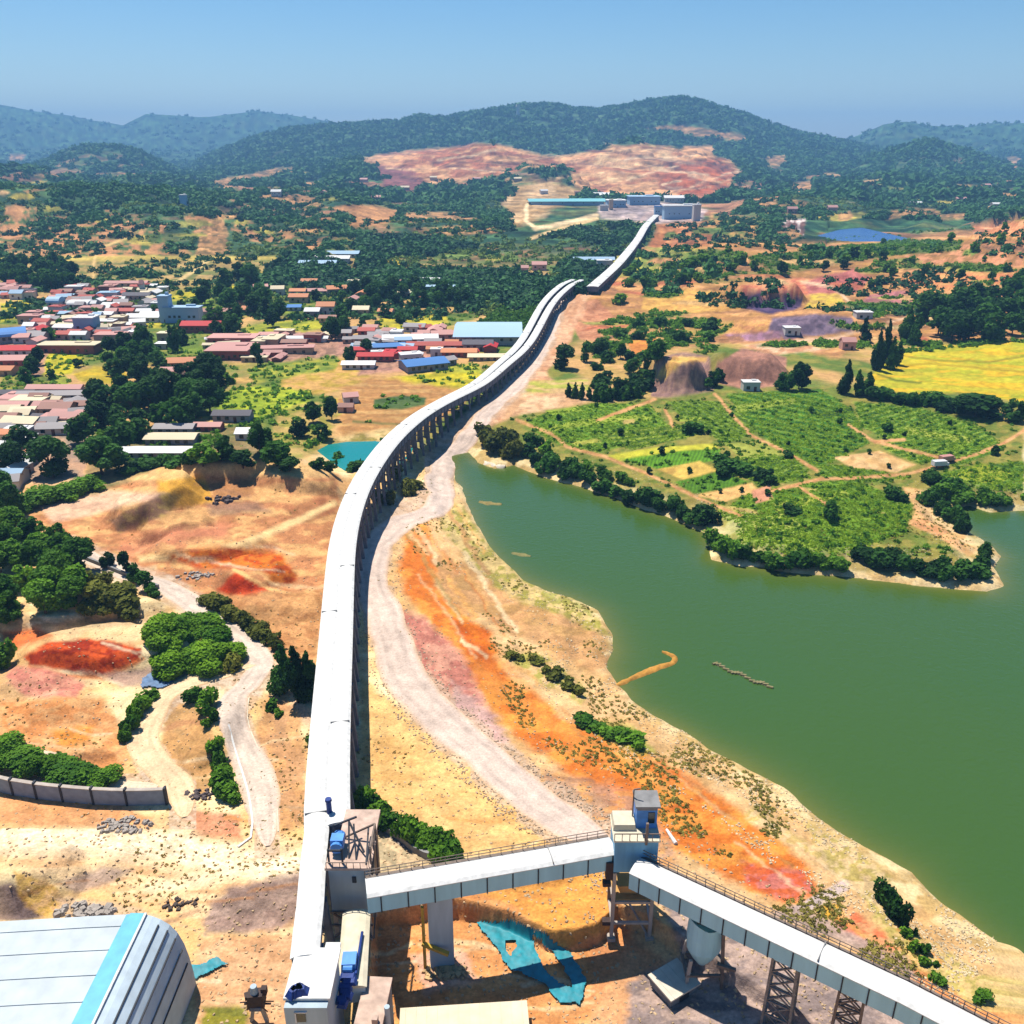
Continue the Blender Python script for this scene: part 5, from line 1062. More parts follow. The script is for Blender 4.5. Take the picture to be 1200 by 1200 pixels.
# prominent buildings
B = [
 ('tall pale blue works hall with flat roof in the middle of the village', dict(px=215, py=378, w=20, d=8, h=9, style='flat', roof='pale blue', wall='blue', name='factory_hall'), 'hall'),
 ('narrow pale blue tower block adjoining the village works hall', dict(px=195, py=378, w=6, d=7, h=15, style='flat', roof='pale blue', wall='blue', name='tower_block'), 'tower block'),
 ('crimson-roofed long house just below the pale blue works hall', dict(px=236, py=390, w=21, d=9, h=6, style='gable', roof='crimson', wall='brick'), 'house'),
 ('grey-brown flat shed right of the pale blue works hall', dict(px=250, py=372, w=17, d=12, h=4, style='flat', roof='brown', wall='grey', name='shed'), 'shed'),
 ('pale blue and white block beside the dense old houses', dict(px=101, py=391, w=11, d=9, h=9, style='flat', roof='white', wall='blue', name='apartment_block'), 'block'),
 ('long brick-red works with pale roof edge above the yellow field', dict(px=80, py=414, w=28, d=10, h=4.6, style='flat', roof='cream', wall='brick', name='brick_works'), 'works'),
 ('pink flat-roofed block right of the long brick-red works', dict(px=130, py=405, w=15, d=9, h=6, style='flat', roof='pink', wall='pink', name='brick_works'), 'works'),
 ('blue barrel-roofed hall at the left edge of the village', dict(px=10, py=402, w=13, d=16, h=7, rz=.5, style='barrel', roof='blue sheet', wall='grey', name='hall'), 'hall'),
 ('small white-roofed round-topped hall left of the red terrace roofs', dict(px=64, py=362, w=8, d=9, h=7, style='barrel', roof='pale blue', wall='white', name='hall'), 'hall'),
 ('white-roofed large hall among the dense old houses', dict(px=93, py=362, w=13, d=12, h=5, style='barrel', roof='white', wall='white', name='hall'), 'hall'),
 ('long cream shed roof stepping down left of the blue and white block', dict(px=78, py=388, w=12, d=12, h=4, rz=-.2, roof='cream', wall='tan', name='shed'), 'shed'),
 ('flat cream warehouse left of the white long roof near the works hall', dict(px=139, py=381, w=8, d=8, h=5, style='flat', roof='cream', wall='tan', name='shed'), 'shed'),
 ('long white roof directly left of the pale blue tower block', dict(px=168, py=378, w=19, d=9, h=5, roof='white', wall='white', name='shed'), 'shed'),
 ('white flat shed right of the blue and white block', dict(px=122, py=384, w=12, d=8, h=4, style='flat', roof='white', wall='tan', name='shed'), 'shed'),
 ('dark-roofed long shed below the white flat shed', dict(px=128, py=393, w=22, d=9, h=4, roof='dark', wall='grey', name='shed'), 'shed'),
 ('red terrace at the left frame edge, upper of the pair', dict(px=8, py=418, w=26, d=9, h=5, rz=.05, roof='crimson', wall='white'), 'terrace'),
 ('pink-walled terrace at the left frame edge, lower of the pair', dict(px=8, py=430, w=24, d=9, h=5, rz=.05, roof='pink', wall='brick'), 'terrace'),
 ('small blue sheet roof house at the left frame edge by the fields', dict(px=4, py=440, w=9, d=8, h=4, roof='orange', wall='tan'), 'house'),
 ('long pink-roofed kiln shed, upper one of the brickyard', dict(px=272, py=402, w=24, d=12, h=3.6, style='flat', roof='pink', wall='brick', name='kiln_shed'), 'kiln'),
 ('big brick-walled kiln block with pale top in the brickyard', dict(px=268, py=420, w=20, d=20, h=4.6, style='flat', roof='pink', wall='brick', name='kiln_shed'), 'kiln'),
 ('low pale-walled shed right of the kiln block', dict(px=330, py=414, w=30, d=8, h=3.5, rz=.12, style='flat', roof='tan' if 0 else 'pink', wall='tan', name='shed'), 'shed'),
 ('white-roofed long low shed on the far side of the brickyard', dict(px=345, py=400, w=34, d=6, h=3, roof='white', wall='white', name='shed'), 'shed'),
 ('pink gabled long house between the dark trees and the kiln', dict(px=222, py=432, w=20, d=9, h=5, rz=.15, roof='orange', wall='pink'), 'house'),
 ('pale pink shed just in front of the pink gabled long house', dict(px=208, py=441, w=15, d=7, h=4, rz=.1, roof='pink', wall='white', name='shed'), 'shed'),
 ('cream small house beside the pointed dark conifer', dict(px=192, py=400, w=6, d=6, h=4.5, style='flat', roof='cream', wall='tan'), 'house'),
 ('white low house under the cream small house', dict(px=193, py=409, w=9, d=6, h=3, style='flat', roof='white', wall='white'), 'house'),
 ('blue sheet long shed between the woods and the white houses', dict(px=335, py=364, w=18, d=9, h=3.5, rz=.1, roof='blue sheet', wall='white', name='shed'), 'shed'),
 ('orange-roofed white house at the edge of the wood', dict(px=349, py=347, w=11, d=7, h=5, roof='orange', wall='white'), 'house'),
 ('orange house group, upper one beside the big dark trees', dict(px=282, py=362, w=8, d=7, h=5, roof='orange', wall='tan'), 'house'),
 ('orange house group, lower one beside the big dark trees', dict(px=292, py=369, w=10, d=7, h=5, rz=-.4, roof='orange', wall='pink'), 'house'),
 ('two-storey house with orange-pink roof right of the blue long shed', dict(px=382, py=368, w=11, d=8, h=7, roof='orange', wall='white'), 'house'),
 ('grey-white house left of the two-storey orange-pink roof', dict(px=366, py=371, w=9, d=9, h=5, roof='white', wall='grey'), 'house'),
 ('low brown house in front of the two-storey orange-pink roof', dict(px=384, py=378, w=10, d=8, h=4, roof='brown', wall='tan'), 'house'),
 ('large pale blue workshop hall beside the long gallery', dict(px=572, py=402, w=34, d=40, h=7, style='gable', roof='pale blue', wall='white', name='workshop_hall'), 'hall'),
 ('long white workshop roof left of the large pale blue hall', dict(px=480, py=402, w=28, d=14, h=4, rz=.1, roof='white', wall='tan', name='shed'), 'shed'),
 ('blue sheet roof shed at the front of the factory yard', dict(px=495, py=434, w=20, d=14, h=5, rz=.45, roof='blue sheet', wall='grey', name='shed'), 'shed'),
 ('grey lean-to shed right of the blue front shed', dict(px=514, py=430, w=16, d=7, h=4, rz=.6, roof='grey', wall='grey', name='shed'), 'shed'),
 ('crimson stack shed at the left of the factory yard', dict(px=440, py=423, w=17, d=7, h=4, roof='crimson', wall='brick', name='shed'), 'shed'),
 ('dark blue covered store in the factory yard', dict(px=455, py=412, w=16, d=8, h=4, rz=.2, roof='blue sheet', wall='grey', name='shed'), 'shed'),
 ('white store at the lower left of the factory yard', dict(px=420, py=432, w=15, d=8, h=3.4, roof='white', wall='white', name='shed'), 'shed'),
 ('long red factory roof in the middle of the yard', dict(px=515, py=410, w=32, d=8, h=4, roof='red tiled', wall='brick', name='factory'), 'factory'),
 ('orange-walled store below the red factory roof', dict(px=538, py=418, w=17, d=8, h=4, roof='orange', wall='brick', name='shed'), 'shed'),
 ('dark grey shed below the large pale blue hall', dict(px=560, py=411, w=15, d=9, h=5, roof='dark', wall='grey', name='shed'), 'shed'),
 ('low cream shed beside the gallery in the factory yard', dict(px=576, py=422, w=22, d=8, h=3, roof='cream', wall='tan', name='shed'), 'shed'),
 ('pink small house upper one of the pair in the dry fields', dict(px=410, py=472, w=6, d=6, h=4, rz=.3, roof='pink', wall='white'), 'house'),
 ('pink small house lower one of the pair in the dry fields', dict(px=405, py=483, w=6, d=5, h=3.4, roof='brown', wall='pink'), 'house'),
 ('long white-roofed poultry shed behind the ochre hill, front one', dict(px=185, py=536, w=24, d=7, h=3.2, roof='white', wall='grey', name='poultry_shed'), 'shed'),
 ('long cream-roofed poultry shed behind the ochre hill, middle one', dict(px=200, py=520, w=17, d=8, h=3.2, roof='cream', wall='grey', name='poultry_shed'), 'shed'),
 ('grey-roofed poultry shed behind the ochre hill, rear one', dict(px=204, py=508, w=14, d=7, h=3.2, roof='grey', wall='grey', name='poultry_shed'), 'shed'),
 ('dark open shed below the green paddy field', dict(px=272, py=494, w=14, d=7, h=4, roof='dark', wall='grey', name='shed'), 'shed'),
 ('crimson-edged low shed left of the dark open shed', dict(px=243, py=505, w=10, d=6, h=3, roof='pink', wall='brick', name='shed'), 'shed'),
 ('white-roofed shed right of the bright green tree', dict(px=290, py=515, w=8, d=7, h=4, roof='white', wall='white', name='shed'), 'shed'),
 ('long grey barn roof, upper of the three near the yellow field', dict(px=64, py=462, w=22, d=6, h=4, roof='pink', wall='grey', name='barn'), 'barn'),
 ('long grey barn roof, middle of the three near the yellow field', dict(px=60, py=470, w=26, d=6, h=4, rz=.05, roof='grey', wall='grey', name='barn'), 'barn'),
 ('long grey barn roof, lower of the three near the yellow field', dict(px=98, py=478, w=14, d=6, h=4, rz=.35, roof='grey', wall='tan', name='barn'), 'barn'),
 ('low grey barn at the left frame edge', dict(px=10, py=468, w=20, d=6, h=3.6, roof='dark', wall='grey', name='barn'), 'barn'),
 ('turquoise-roofed low shed at the left frame edge', dict(px=8, py=498, w=12, d=6, h=3.6, roof='turquoise', wall='white', name='shed'), 'shed'),
 ('white kiosk at the foot of the right stone mound', dict(px=880, py=458, w=7, d=5, h=4, style='flat', roof='white', wall='white', name='hut'), 'hut'),
 ('white shed on the track between the stone pits', dict(px=928, py=392, w=8, d=6, h=4, style='flat', roof='white', wall='white', name='hut'), 'hut'),
 ('white shed right of the grey stone pit', dict(px=1012, py=374, w=9, d=6, h=4, style='flat', roof='white', wall='white', name='hut'), 'hut'),
 ('pink-walled house among the poplars by the yellow rice', dict(px=994, py=410, w=7, d=6, h=6, roof='pink', wall='pink'), 'house'),
 ('pink-roofed farmhouse in the deep wood left of the far gallery', dict(px=632, py=317, w=12, d=8, h=7, roof='pink', wall='pink'), 'house'),
 ('small pink farmhouse deeper in the wood', dict(px=615, py=320, w=6, d=6, h=6, roof='pink', wall='pink'), 'house'),
 ('lilac-white long hall beside the far gallery', dict(px=696, py=310, w=34, d=12, h=6, roof='pale blue', wall='white', name='hall'), 'hall'),
 ('white house in front of the lilac-white long hall', dict(px=708, py=315, w=12, d=9, h=7, style='flat', roof='white', wall='white'), 'house'),
 ('pale blue hall in the wood, front of the white roof pair', dict(px=512, py=344, w=24, d=9, h=5, style='flat', roof='pale blue', wall='tan', name='hall'), 'hall'),
 ('white roofs in the wood behind the pale blue hall', dict(px=502, py=334, w=18, d=9, h=5, roof='white', wall='white', name='hall'), 'hall'),
 ('long pale blue industrial hall, front of three beside the yellow terraces', dict(px=372, py=313, w=30, d=14, h=6, roof='pale blue', wall='white', name='hall'), 'hall'),
 ('white industrial hall, middle of three beside the yellow terraces', dict(px=384, py=306, w=36, d=14, h=6, roof='white', wall='white', name='hall'), 'hall'),
 ('white industrial hall, rear of three beside the yellow terraces', dict(px=400, py=299, w=30, d=16, h=6, roof='pale blue', wall='white', name='hall'), 'hall'),
 ('round dark-roofed village hall near the gully road', dict(px=160, py=352, w=18, d=9, h=5, roof='dark', wall='pink', name='hall'), 'hall'),
 ('small white shrine tower beside the dark-roofed village hall', dict(px=167, py=344, w=3, d=3, h=9, roof='pink', wall='white', name='shrine'), 'shrine'),
 ('long pink wall building on the upper village edge', dict(px=148, py=336, w=30, d=8, h=4, roof='pink', wall='tan', name='shed'), 'shed'),
 ('white-topped house on the dark hill slope left', dict(px=215, py=240, w=8, d=8, h=14, style='flat', roof='white', wall='blue', name='tower'), 'tower'),
]
for lab, kw, cat in B: H1(lab, cat, **kw)
# quarry plant
QP = [
 ('long turquoise-white storage roof at the left of the quarry plant', dict(px=664, py=240, w=122, d=60, h=9, rz=.05, roof='turquoise', wall='blue', name='storage_hall'), 'hall'),
 ('white shed roof behind the long turquoise-white storage roof', dict(px=700, py=233, w=50, d=50, h=10, roof='white', wall='grey', name='storage_hall'), 'hall'),
 ('blue-white crusher hall in the middle of the quarry plant', dict(px=755, py=240, w=50, d=40, h=13, style='flat', roof='pale blue', wall='blue', name='crusher_hall'), 'hall'),
 ('white screening house left of the crusher hall', dict(px=722, py=243, w=30, d=30, h=11, style='flat', roof='white', wall='blue', name='screening_house'), 'hall'),
 ('large pale blue and white hall at the right of the quarry plant', dict(px=798, py=257, w=48, d=20, h=18, style='flat', roof='white', wall='blue', name='sorting_hall'), 'hall'),
 ('strong blue transfer house where the far gallery ends', dict(px=773, py=252, w=15, d=10, h=12, style='flat', roof='blue sheet', wall='blue', name='transfer_house'), 'transfer house'),
 ('white roof strip above the blue transfer house', dict(px=790, py=238, w=34, d=16, h=12, roof='white', wall='white', name='storage_hall'), 'hall'),
 ('tall yellow-trimmed silo left of the crusher hall', dict(px=716, py=246, w=6, d=6, h=15, style='flat', roof='cream', wall='tan', name='silo'), 'silo'),
 ('small white tank house at the road bend below the storage roof', dict(px=708, py=247, w=12, d=9, h=8, style='flat', roof='white', wall='white', name='tank_house'), 'house'),
 ('white end tower of the large right hall', dict(px=816, py=259, w=9, d=12, h=20, style='flat', roof='white', wall='white', name='tower'), 'tower'),
 ('brown flat storehouse under the quarry face', dict(px=690, py=229, w=54, d=16, h=8, style='flat', roof='brown', wall='tan', name='storehouse'), 'storehouse'),
]
for lab, kw, cat in QP: H1(lab, cat, **kw)
# watch tower on the ridge
x, y, z = G(607, 137); o = empty('watch_tower', (x, y, z)); tag(o, 'white watch tower on the crest of the main ridge', 'tower')
t = MB(); t.tube((0, 0, -3), (0, 0, 34), 7, 5, 12); t.build('shaft', M_roof, o); t = MB(); t.tube((0, 0, 34), (0, 0, 42), 9, 7, 12); t.build('cabin', M_cream, o)

def scatter(poly, n, mind, seed, sq=2.2):
    rr = random.Random(seed); P = np.array(poly, float); out = []; tries = 0
    while len(out) < n and tries < n * 60:
        tries += 1; x = rr.uniform(P[:, 0].min(), P[:, 0].max()); y = rr.uniform(P[:, 1].min(), P[:, 1].max())
        if not inside(np.array([x]), np.array([y]), poly)[0]: continue
        if all(((x - a) / mind) ** 2 + ((y - b) / mind * sq) ** 2 > 1 for a, b in out): out.append((x, y))
    return sorted(out, key=lambda p: p[1])
CL = [
 ([(70,376),(160,374),(176,392),(150,400),(70,400)], 26, 8, 'rows around the blue and white block', 'houses around the blue and white block', (6.5, 5.5, 4), [('white','white'),('red tiled','pink'),('grey','tan'),('pink','white'),('cream','tan')]),
 ([(150,338),(196,334),(196,352),(150,356)], 12, 8, 'upper village by the gully road', 'houses by the gully road', (6.5, 5.5, 4), [('white','white'),('red tiled','pink'),('cream','tan')]),
 ([(395,400),(560,392),(580,416),(480,426),(430,430)], 24, 9, 'factory yard', 'small stores in the factory yard', (6, 5, 3.4), [('white','white'),('crimson','brick'),('grey','tan'),('pale blue','white'),('orange','tan')]),
 ([(250,396),(360,392),(392,404),(330,424),(240,428)], 16, 11, 'brickyard rows', 'stacks in the brickyard rows', (8, 4, 2.6), [('pink','brick'),('cream','tan'),('white','pink')]),
 ([(58,352),(70,340),(145,342),(150,358),(150,372),(110,376),(70,384),(26,384),(30,374),(60,372)], 58, 6.5, 'dense old quarter', 'houses of the dense old quarter', (7, 6, 4.2), [('white','white'),('pale blue','white'),('pink','pink'),('red tiled','pink'),('brown','brick'),('red tiled','white'),('grey','pink'),('white','white'),('pink','tan')]),
 ([(0,336),(32,336),(32,352),(0,354)], 11, 8, 'cluster at the upper left edge', 'houses at the upper left edge', (8, 6, 5), [('pink','white'),('dark','grey'),('red tiled','pink'),('pale blue','white')]),
 ([(20,388),(50,386),(46,408),(26,406)], 9, 8, 'cluster right of the blue barrel hall', 'houses right of the blue barrel hall', (7, 6, 5), [('pink','white'),('grey','pink'),('white','grey'),('crimson','white')]),
 ([(0,472),(60,474),(108,482),(96,506),(40,512),(0,508)], 26, 13, 'jumbled grey hamlet below the barns', 'grey hamlet houses', (8, 6.5, 4.2), [('grey','white'),('brown','tan'),('pink','grey'),('dark','grey'),('cream','tan')]),
 ([(0,512),(26,512),(30,560),(0,580)], 10, 14, 'lower left edge of the hamlet', 'houses at the lower left edge of the hamlet', (8, 6, 4.5), [('grey','white'),('white','grey'),('pale blue','white'),('orange','tan')]),
 ([(172,350),(190,345),(192,372),(160,374)], 8, 8, 'group left of the works hall', 'houses left of the works hall', (7, 6, 4.5), [('white','white'),('pink','tan'),('grey','white')]),
 ([(392,392),(440,386),(470,390),(470,410),(410,414),(400,404)], 13, 10, 'group behind the crimson stack shed', 'houses behind the crimson stack shed', (7, 6, 4), [('pink','white'),('grey','tan'),('red tiled','brick'),('white','white')]),
 ([(478,388),(525,386),(525,400),(480,402)], 8, 9, 'group left of the pale blue hall', 'houses beside the pale blue hall', (7, 6, 4), [('red tiled','brick'),('grey','white'),('pink','pink')]),
 ([(300,392),(385,392),(390,402),(300,412)], 9, 14, 'group behind the brickyard sheds', 'brickyard stacks', (9, 6, 3.2), [('pink','pink'),('cream','tan'),('brown','brick')]),
 ([(280,335),(420,330),(430,350),(360,356),(300,352)], 8, 22, 'wood above the village', 'farmhouses in the wood above the village', (9, 7, 5), [('pink','white'),('orange','tan'),('cream','white')]),
 ([(430,335),(490,325),(500,350),(460,372),(400,372)], 8, 20, 'wood edge by the yellow field', 'farmhouses at the wood edge', (8, 7, 5), [('pink','white'),('cream','tan'),('orange','pink')]),
 ([(330,206),(640,205),(640,235),(420,238),(320,235)], 12, 40, 'wooded slope below the quarry', 'far farmhouses below the quarry', (14, 10, 8), [('white','white'),('pink','pink'),('cream','tan')]),
 ([(880,222),(1180,215),(1180,250),(900,250)], 9, 40, 'hills beyond the reservoir', 'far farmhouses beyond the reservoir', (13, 10, 8), [('white','white'),('pink','pink')]),
]
for ci, (poly, n, md, what, grp, (w, d, h), pal) in enumerate(CL):
    pts = scatter(poly, n, md, 100 + ci); rr = random.Random(ci); by = {}
    for (px, py) in pts:
        rf, wl = pal[rr.randrange(len(pal))]
        k = rr.uniform(.8, 1.35); o = house(px, py, w * k * rr.uniform(.9, 1.4), d * k, h * rr.uniform(.8, 1.25), rr.choice([0, 0, .1, -.12, 1.5, .3]), 'flat' if rr.random() < .22 else 'gable', rf, wl)
        by.setdefault(rf, []).append(o)
    for rf, os_ in by.items(): label_row(os_, [rf + '-roofed house in the ' + what, rf + ' roofs in the ' + what], 'house', rf + ' ' + grp)

# two vans on the peninsula track
def van(px, py, rz, rgb, label, name='parked_van', L=5.2):
    x, y, z = G(px, py); o = empty(name, (x, y, z), rz); tag(o, label, 'van'); c = mat('paint' + str(rgb), rgb, .35, .05, 1, .5)
    t = MB(); t.box((-.35, 0, 1.35), (L - .9, 1.9, 1.5)); t.box((L / 2 - .6, 0, 1.0), (1.2, 1.85, .9), taper=.9); t.build('body', c, o)
    t = MB(); t.box((L / 2 - 1.0, 0, 1.75), (.5, 1.6, .55)); t.build('windscreen', M_glass, o)
    for sx in (-1, 1):
        for sy in (-1, 1): t = MB(); t.tube((sx * L * .32, sy * .8, .36), (sx * L * .32, sy * .98, .36), .36, n=12); t.build('wheel', M_dark, o)
van(1101, 547, .15, (240,240,240), 'white van parked by the track on the peninsula, left one'); van(1109, 541, .3, (214,150,130), 'reddish truck beside the white van on the peninsula track', 'parked_truck')
# ------------------------------------------------------------------ vegetation
L_dark = leafmat('leaf_dark', (24,66,22), (82,136,44)); L_green = leafmat('leaf_green', (46,98,16), (126,178,44)); L_bright = leafmat('leaf_bright', (62,116,14), (146,194,40))
L_olive = leafmat('leaf_olive', (74,88,26), (146,150,56)); M_bark = mat('bark', (96,78,62), .95, .3, 3, .1)
def crown_mesh(name, seed, n, shape, m, leaf):
    g = np.random.default_rng(seed); C_ = []; Rr = []
    if shape == 'round':
        for k in range(13):
            a = g.uniform(0, 6.28); u = g.uniform(-.95, 1); rr = .27 * math.sqrt(max(0, 1 - u * u)) * g.uniform(.6, 1.15)
            C_.append((rr * math.cos(a), rr * math.sin(a), .5 + .34 * u)); Rr.append(g.uniform(.12, .2))
    elif shape == 'cone':
        for k in range(16):
            u = k / 15; rr = .14 * (1 - u) ** .7; a = g.uniform(0, 6.28); C_.append((rr * math.cos(a), rr * math.sin(a), .16 + .78 * u)); Rr.append(.15 * (1 - u) ** .8 + .035)
    else:
        for k in range(9):
            a = g.uniform(0, 6.28); rr = g.uniform(0, .42); C_.append((rr * math.cos(a), rr * math.sin(a), g.uniform(.2, .6))); Rr.append(g.uniform(.2, .36))
    C_ = np.array(C_); Rr = np.array(Rr); k = g.choice(len(C_), n, p=Rr ** 2 / (Rr ** 2).sum())
    dirs = g.normal(size=(n, 3)); dirs /= np.linalg.norm(dirs, axis=1)[:, None]
    c = C_[k] + dirs * (Rr[k] * g.uniform(.62, 1.12, n) ** 1)[:, None]; c[:, 2] = np.maximum(c[:, 2], .02)
    nr = dirs + g.normal(size=(n, 3)) * .55 + np.array([0, 0, .25]); nr /= np.linalg.norm(nr, axis=1)[:, None]
    a = np.cross(nr, g.normal(size=(n, 3))); a /= np.linalg.norm(a, axis=1)[:, None]; b = np.cross(nr, a)
    s = leaf * g.uniform(.6, 1.35, n)[:, None]; bow = nr * s * .25
    v = np.stack([c - a * s - b * s * .6 - bow, c + a * s * .8 - b * s + bow * 0, c + a * s + b * s * .7 - bow, c - a * s * .7 + b * s], 1).reshape(-1, 3)
    return npmesh(name, v, np.arange(n * 4).reshape(-1, 4), m, False)
def trunk_mesh(seed, shape):
    t = MB(); g = random.Random(seed); z = .5 if shape == 'round' else .9
    t.tube((0, 0, -.03), (.01, 0, .25), .026, .02, 7); t.tube((.01, 0, .25), (0, .01, z), .02, .009, 6)
    if shape == 'round':
        for k in range(4): a = k * 1.6 + g.random(); t.tube((.01, 0, .24 + .05 * k), (.2 * math.cos(a), .2 * math.sin(a), .5 + .05 * k), .012, .004, 5)
    return t.mesh('trunk', M_bark)
PROTO = {}
NL = {'near': (5200, .025), 'mid': (950, .05), 'far': (260, .085)}
def proto(shape, m, lod, var):
    k = (shape, m.name, lod, var)
    if k not in PROTO:
        n, l = NL[lod]
        if shape == 'bush': l *= 1.5
        if shape == 'cone': l *= .8
        PROTO[k] = (crown_mesh('crown', hash((shape, lod)) % 97 * 0 + var * 13 + len(shape) * 7, n, shape, m, l), trunk_mesh(var, shape) if shape != 'bush' else None)
    return PROTO[k]
TC = [0]
def vscale(x, y, z):
    return float(proj(x, y, z)[1] - proj(x, y, z + 1)[1])
def plant(px, py, hpx, wpx=None, shape='round', m=None, rr=random, name=None):
    x, y, z = G(px, py); s = max(vscale(x, y, z), .3); pm = ppm(y, z); TC[0] += 1
    # seen from above, part of the apparent height is the crown's depth
    dep = math.atan2(CZ - z, y)
    wpx = wpx or hpx * {'round': .8, 'cone': .42, 'bush': 1.3}[shape]
    w = wpx / pm; kd = math.sin(dep)
    h = max((hpx / pm - .55 * w * kd) / math.cos(dep), hpx / pm * .45)
    lod = 'near' if hpx > 42 or (shape == 'bush' and wpx > 34) else 'mid' if hpx > 16 else 'far'
    cm, tm = proto(shape, m or L_dark, lod, rr.randrange(4))
    base = {'round': .74, 'cone': .52, 'bush': 1.05}[shape]
    sc = (w / base, w / base, h / {'round': 1.02, 'cone': 1.0, 'bush': .85}[shape]); rz = rr.uniform(0, 6.28)
    if shape == 'bush': return link(name or 'shrub', cm, None, (x, y, z - .1), rz, sc)
    o = empty(name or ('conifer_tree' if shape == 'cone' else 'broadleaf_tree'), (x, y, z - .1), rz); o.scale = sc
    link('crown', cm, o); link('trunk', tm, o); return o
def grove(items, what, group, shape, m, cat='tree', seed=1):
    rr = random.Random(seed); os_ = []
    for it in items:
        px, py, h = it[:3]; w = it[3] if len(it) > 3 else None
        os_.append(plant(px, py, h, w, shape, m, rr))
    sing = what[0]
    label_row(os_, [sing, what[1]], cat, group); return os_
def fill(poly, n, mind, hr, seed): 
    rr = random.Random(seed); return [(x, y, rr.uniform(*hr)) for x, y in scatter(poly, n, mind, seed, 1.8)]
def along(pts, step, hr, seed, jit=2, wk=1.3):
    rr = random.Random(seed); out = []; P = densify(pts, step)
    for p in P: h = rr.uniform(*hr); out.append((p[0] + rr.uniform(-jit, jit), p[1] + rr.uniform(-jit, jit) * .6, h, h * wk * rr.uniform(.8, 1.3)))
    return out
# individual trees (photo foot x, y, height, width)
grove([(334,812,66,30),(349,824,76,32),(364,818,64,28)], ['', 'the three tall dark trees beside the road fork at the gallery'], 'three tall trees at the road fork', 'cone', L_dark)
grove([(28,532,42,38),(60,556,52,46),(18,556,44,34),(120,556,56,50),(100,520,42,36)], ['', 'the big dark round trees between hamlet and ochre hill'], 'big dark trees below the hamlet', 'round', L_dark, seed=2)
grove(fill([(108,418),(150,404),(196,416),(200,440),(188,452),(150,448),(118,436)], 14, 15, (20, 30), 3), ['', 'the dark wood trees behind the yellow village fields'], 'wood behind the yellow fields', 'round', L_dark, seed=3)
grove(fill([(112,470),(150,455),(190,452),(196,490),(180,515),(140,530),(112,505)], 16, 17, (28, 42), 4), ['', 'the large dark trees in the wood left of the poultry sheds'], 'wood left of the poultry sheds', 'round', L_dark, seed=4)
grove(fill([(195,462),(245,446),(250,495),(215,505),(195,500)], 8, 18, (34, 48), 5), ['', 'the tall dark trees behind the poultry sheds'], 'trees behind the poultry sheds', 'round', L_dark, seed=5)
grove([(238,546,34,34)], ['bright green round tree at the right end of the poultry sheds', ''], None, 'round', L_green)
grove([(266,538,34,26),(285,548,26,30),(305,532,44,28),(325,546,38,34),(340,552,22,26),(352,512,26,20),(367,496,30,20),(389,492,32,18),(378,514,22,18)], ['', 'the trees between the ochre hill crest and the dry fields'], 'trees along the ochre hill crest', 'round', L_dark, seed=6)
grove([(302,428,28,14),(172,412,34,22),(205,412,36,14),(214,404,22,16),(57,398,18,18)], ['', 'the single trees standing between village buildings'], 'single trees among the buildings', 'round', L_dark, seed=7)
grove([(38,440,26,18),(44,428,24,16),(30,448,22,16),(92,430,12,12),(60,444,14,10)], ['', 'the leaning dark tree belt between red terraces and yellow field'], 'belt by the yellow field', 'round', L_dark, seed=8)
grove([(393,398,30,20),(404,390,22,18),(410,424,22,15),(430,414,20,15),(384,392,18,14)], ['', 'the dark trees in front of the factory yard'], 'trees in front of the factory yard', 'round', L_dark, seed=9)
grove([(470,378,15,16),(452,372,14,14),(443,384,10,10),(488,372,12,12),(425,386,14,12)], ['', 'the small trees by the yellow field above the factory'], 'trees by the upper yellow field', 'round', L_dark, seed=10)
grove([(250,432,22,14),(260,440,24,10),(252,458,22,18),(268,450,16,14),(244,448,18,12)], ['', 'the green trees below the kiln block'], 'trees below the kiln', 'cone', L_green, seed=11)
grove(fill([(225,345),(300,325),(330,350),(330,385),(300,392),(255,398),(245,370)], 18, 15, (20, 32), 12), ['', 'the big dark trees right of the works hall'], 'trees right of the works hall', 'round', L_dark, seed=12)
grove(fill([(0,318),(88,314),(90,340),(60,346),(34,344),(0,338)], 20, 10, (20, 27), 13), ['', 'the dark poplar wood above the village at left'], 'poplar wood above the village', 'round', L_dark, seed=13)
grove(fill([(430,335),(520,345),(545,352),(545,372),(490,362),(440,366)], 14, 13, (16, 26), 14), ['', 'the dark trees behind the upper yellow field'], 'trees behind the upper yellow field', 'round', L_dark, seed=14)
grove(fill([(350,350),(430,340),(440,365),(400,378),(396,365)], 9, 14, (14, 22), 15), ['', 'the dark trees around the white houses'], 'trees around the white houses', 'round', L_dark, seed=15)
grove([(661,432,32,26),(688,424,26,16),(727,420,20,12),(704,416,22,20),(770,424,30,24),(755,432,24,22),(742,438,22,20)], ['', 'the trees right of the conveyor embankment'], 'trees right of the embankment', 'round', L_dark, seed=16)
grove([(x, 470 - abs(x - 700) * .14 + (x > 700) * 2, 17 + (x * 7 % 5), 9) for x in range(666, 752, 8)], ['', 'the dark conifer row on the peninsula neck'], 'conifer row on the neck', 'cone', L_dark, seed=17)
grove(fill([(690,452),(760,440),(768,455),(735,470),(700,472)], 12, 11, (12, 18), 18), ['', 'the round bushes behind the conifer row'], 'bushes behind the conifer row', 'bush', L_dark, 'shrub', 18)
grove([(835,452,22,18),(842,446,18,14),(829,455,14,10)], ['', 'the small trees in the gap between the two stone mounds'], 'trees between the mounds', 'round', L_dark, seed=19)
grove([(936,456,36,24),(915,456,24,18),(925,458,26,16)], ['', 'the dark trees right of the second stone mound'], 'trees right of the second mound', 'round', L_dark, seed=20)
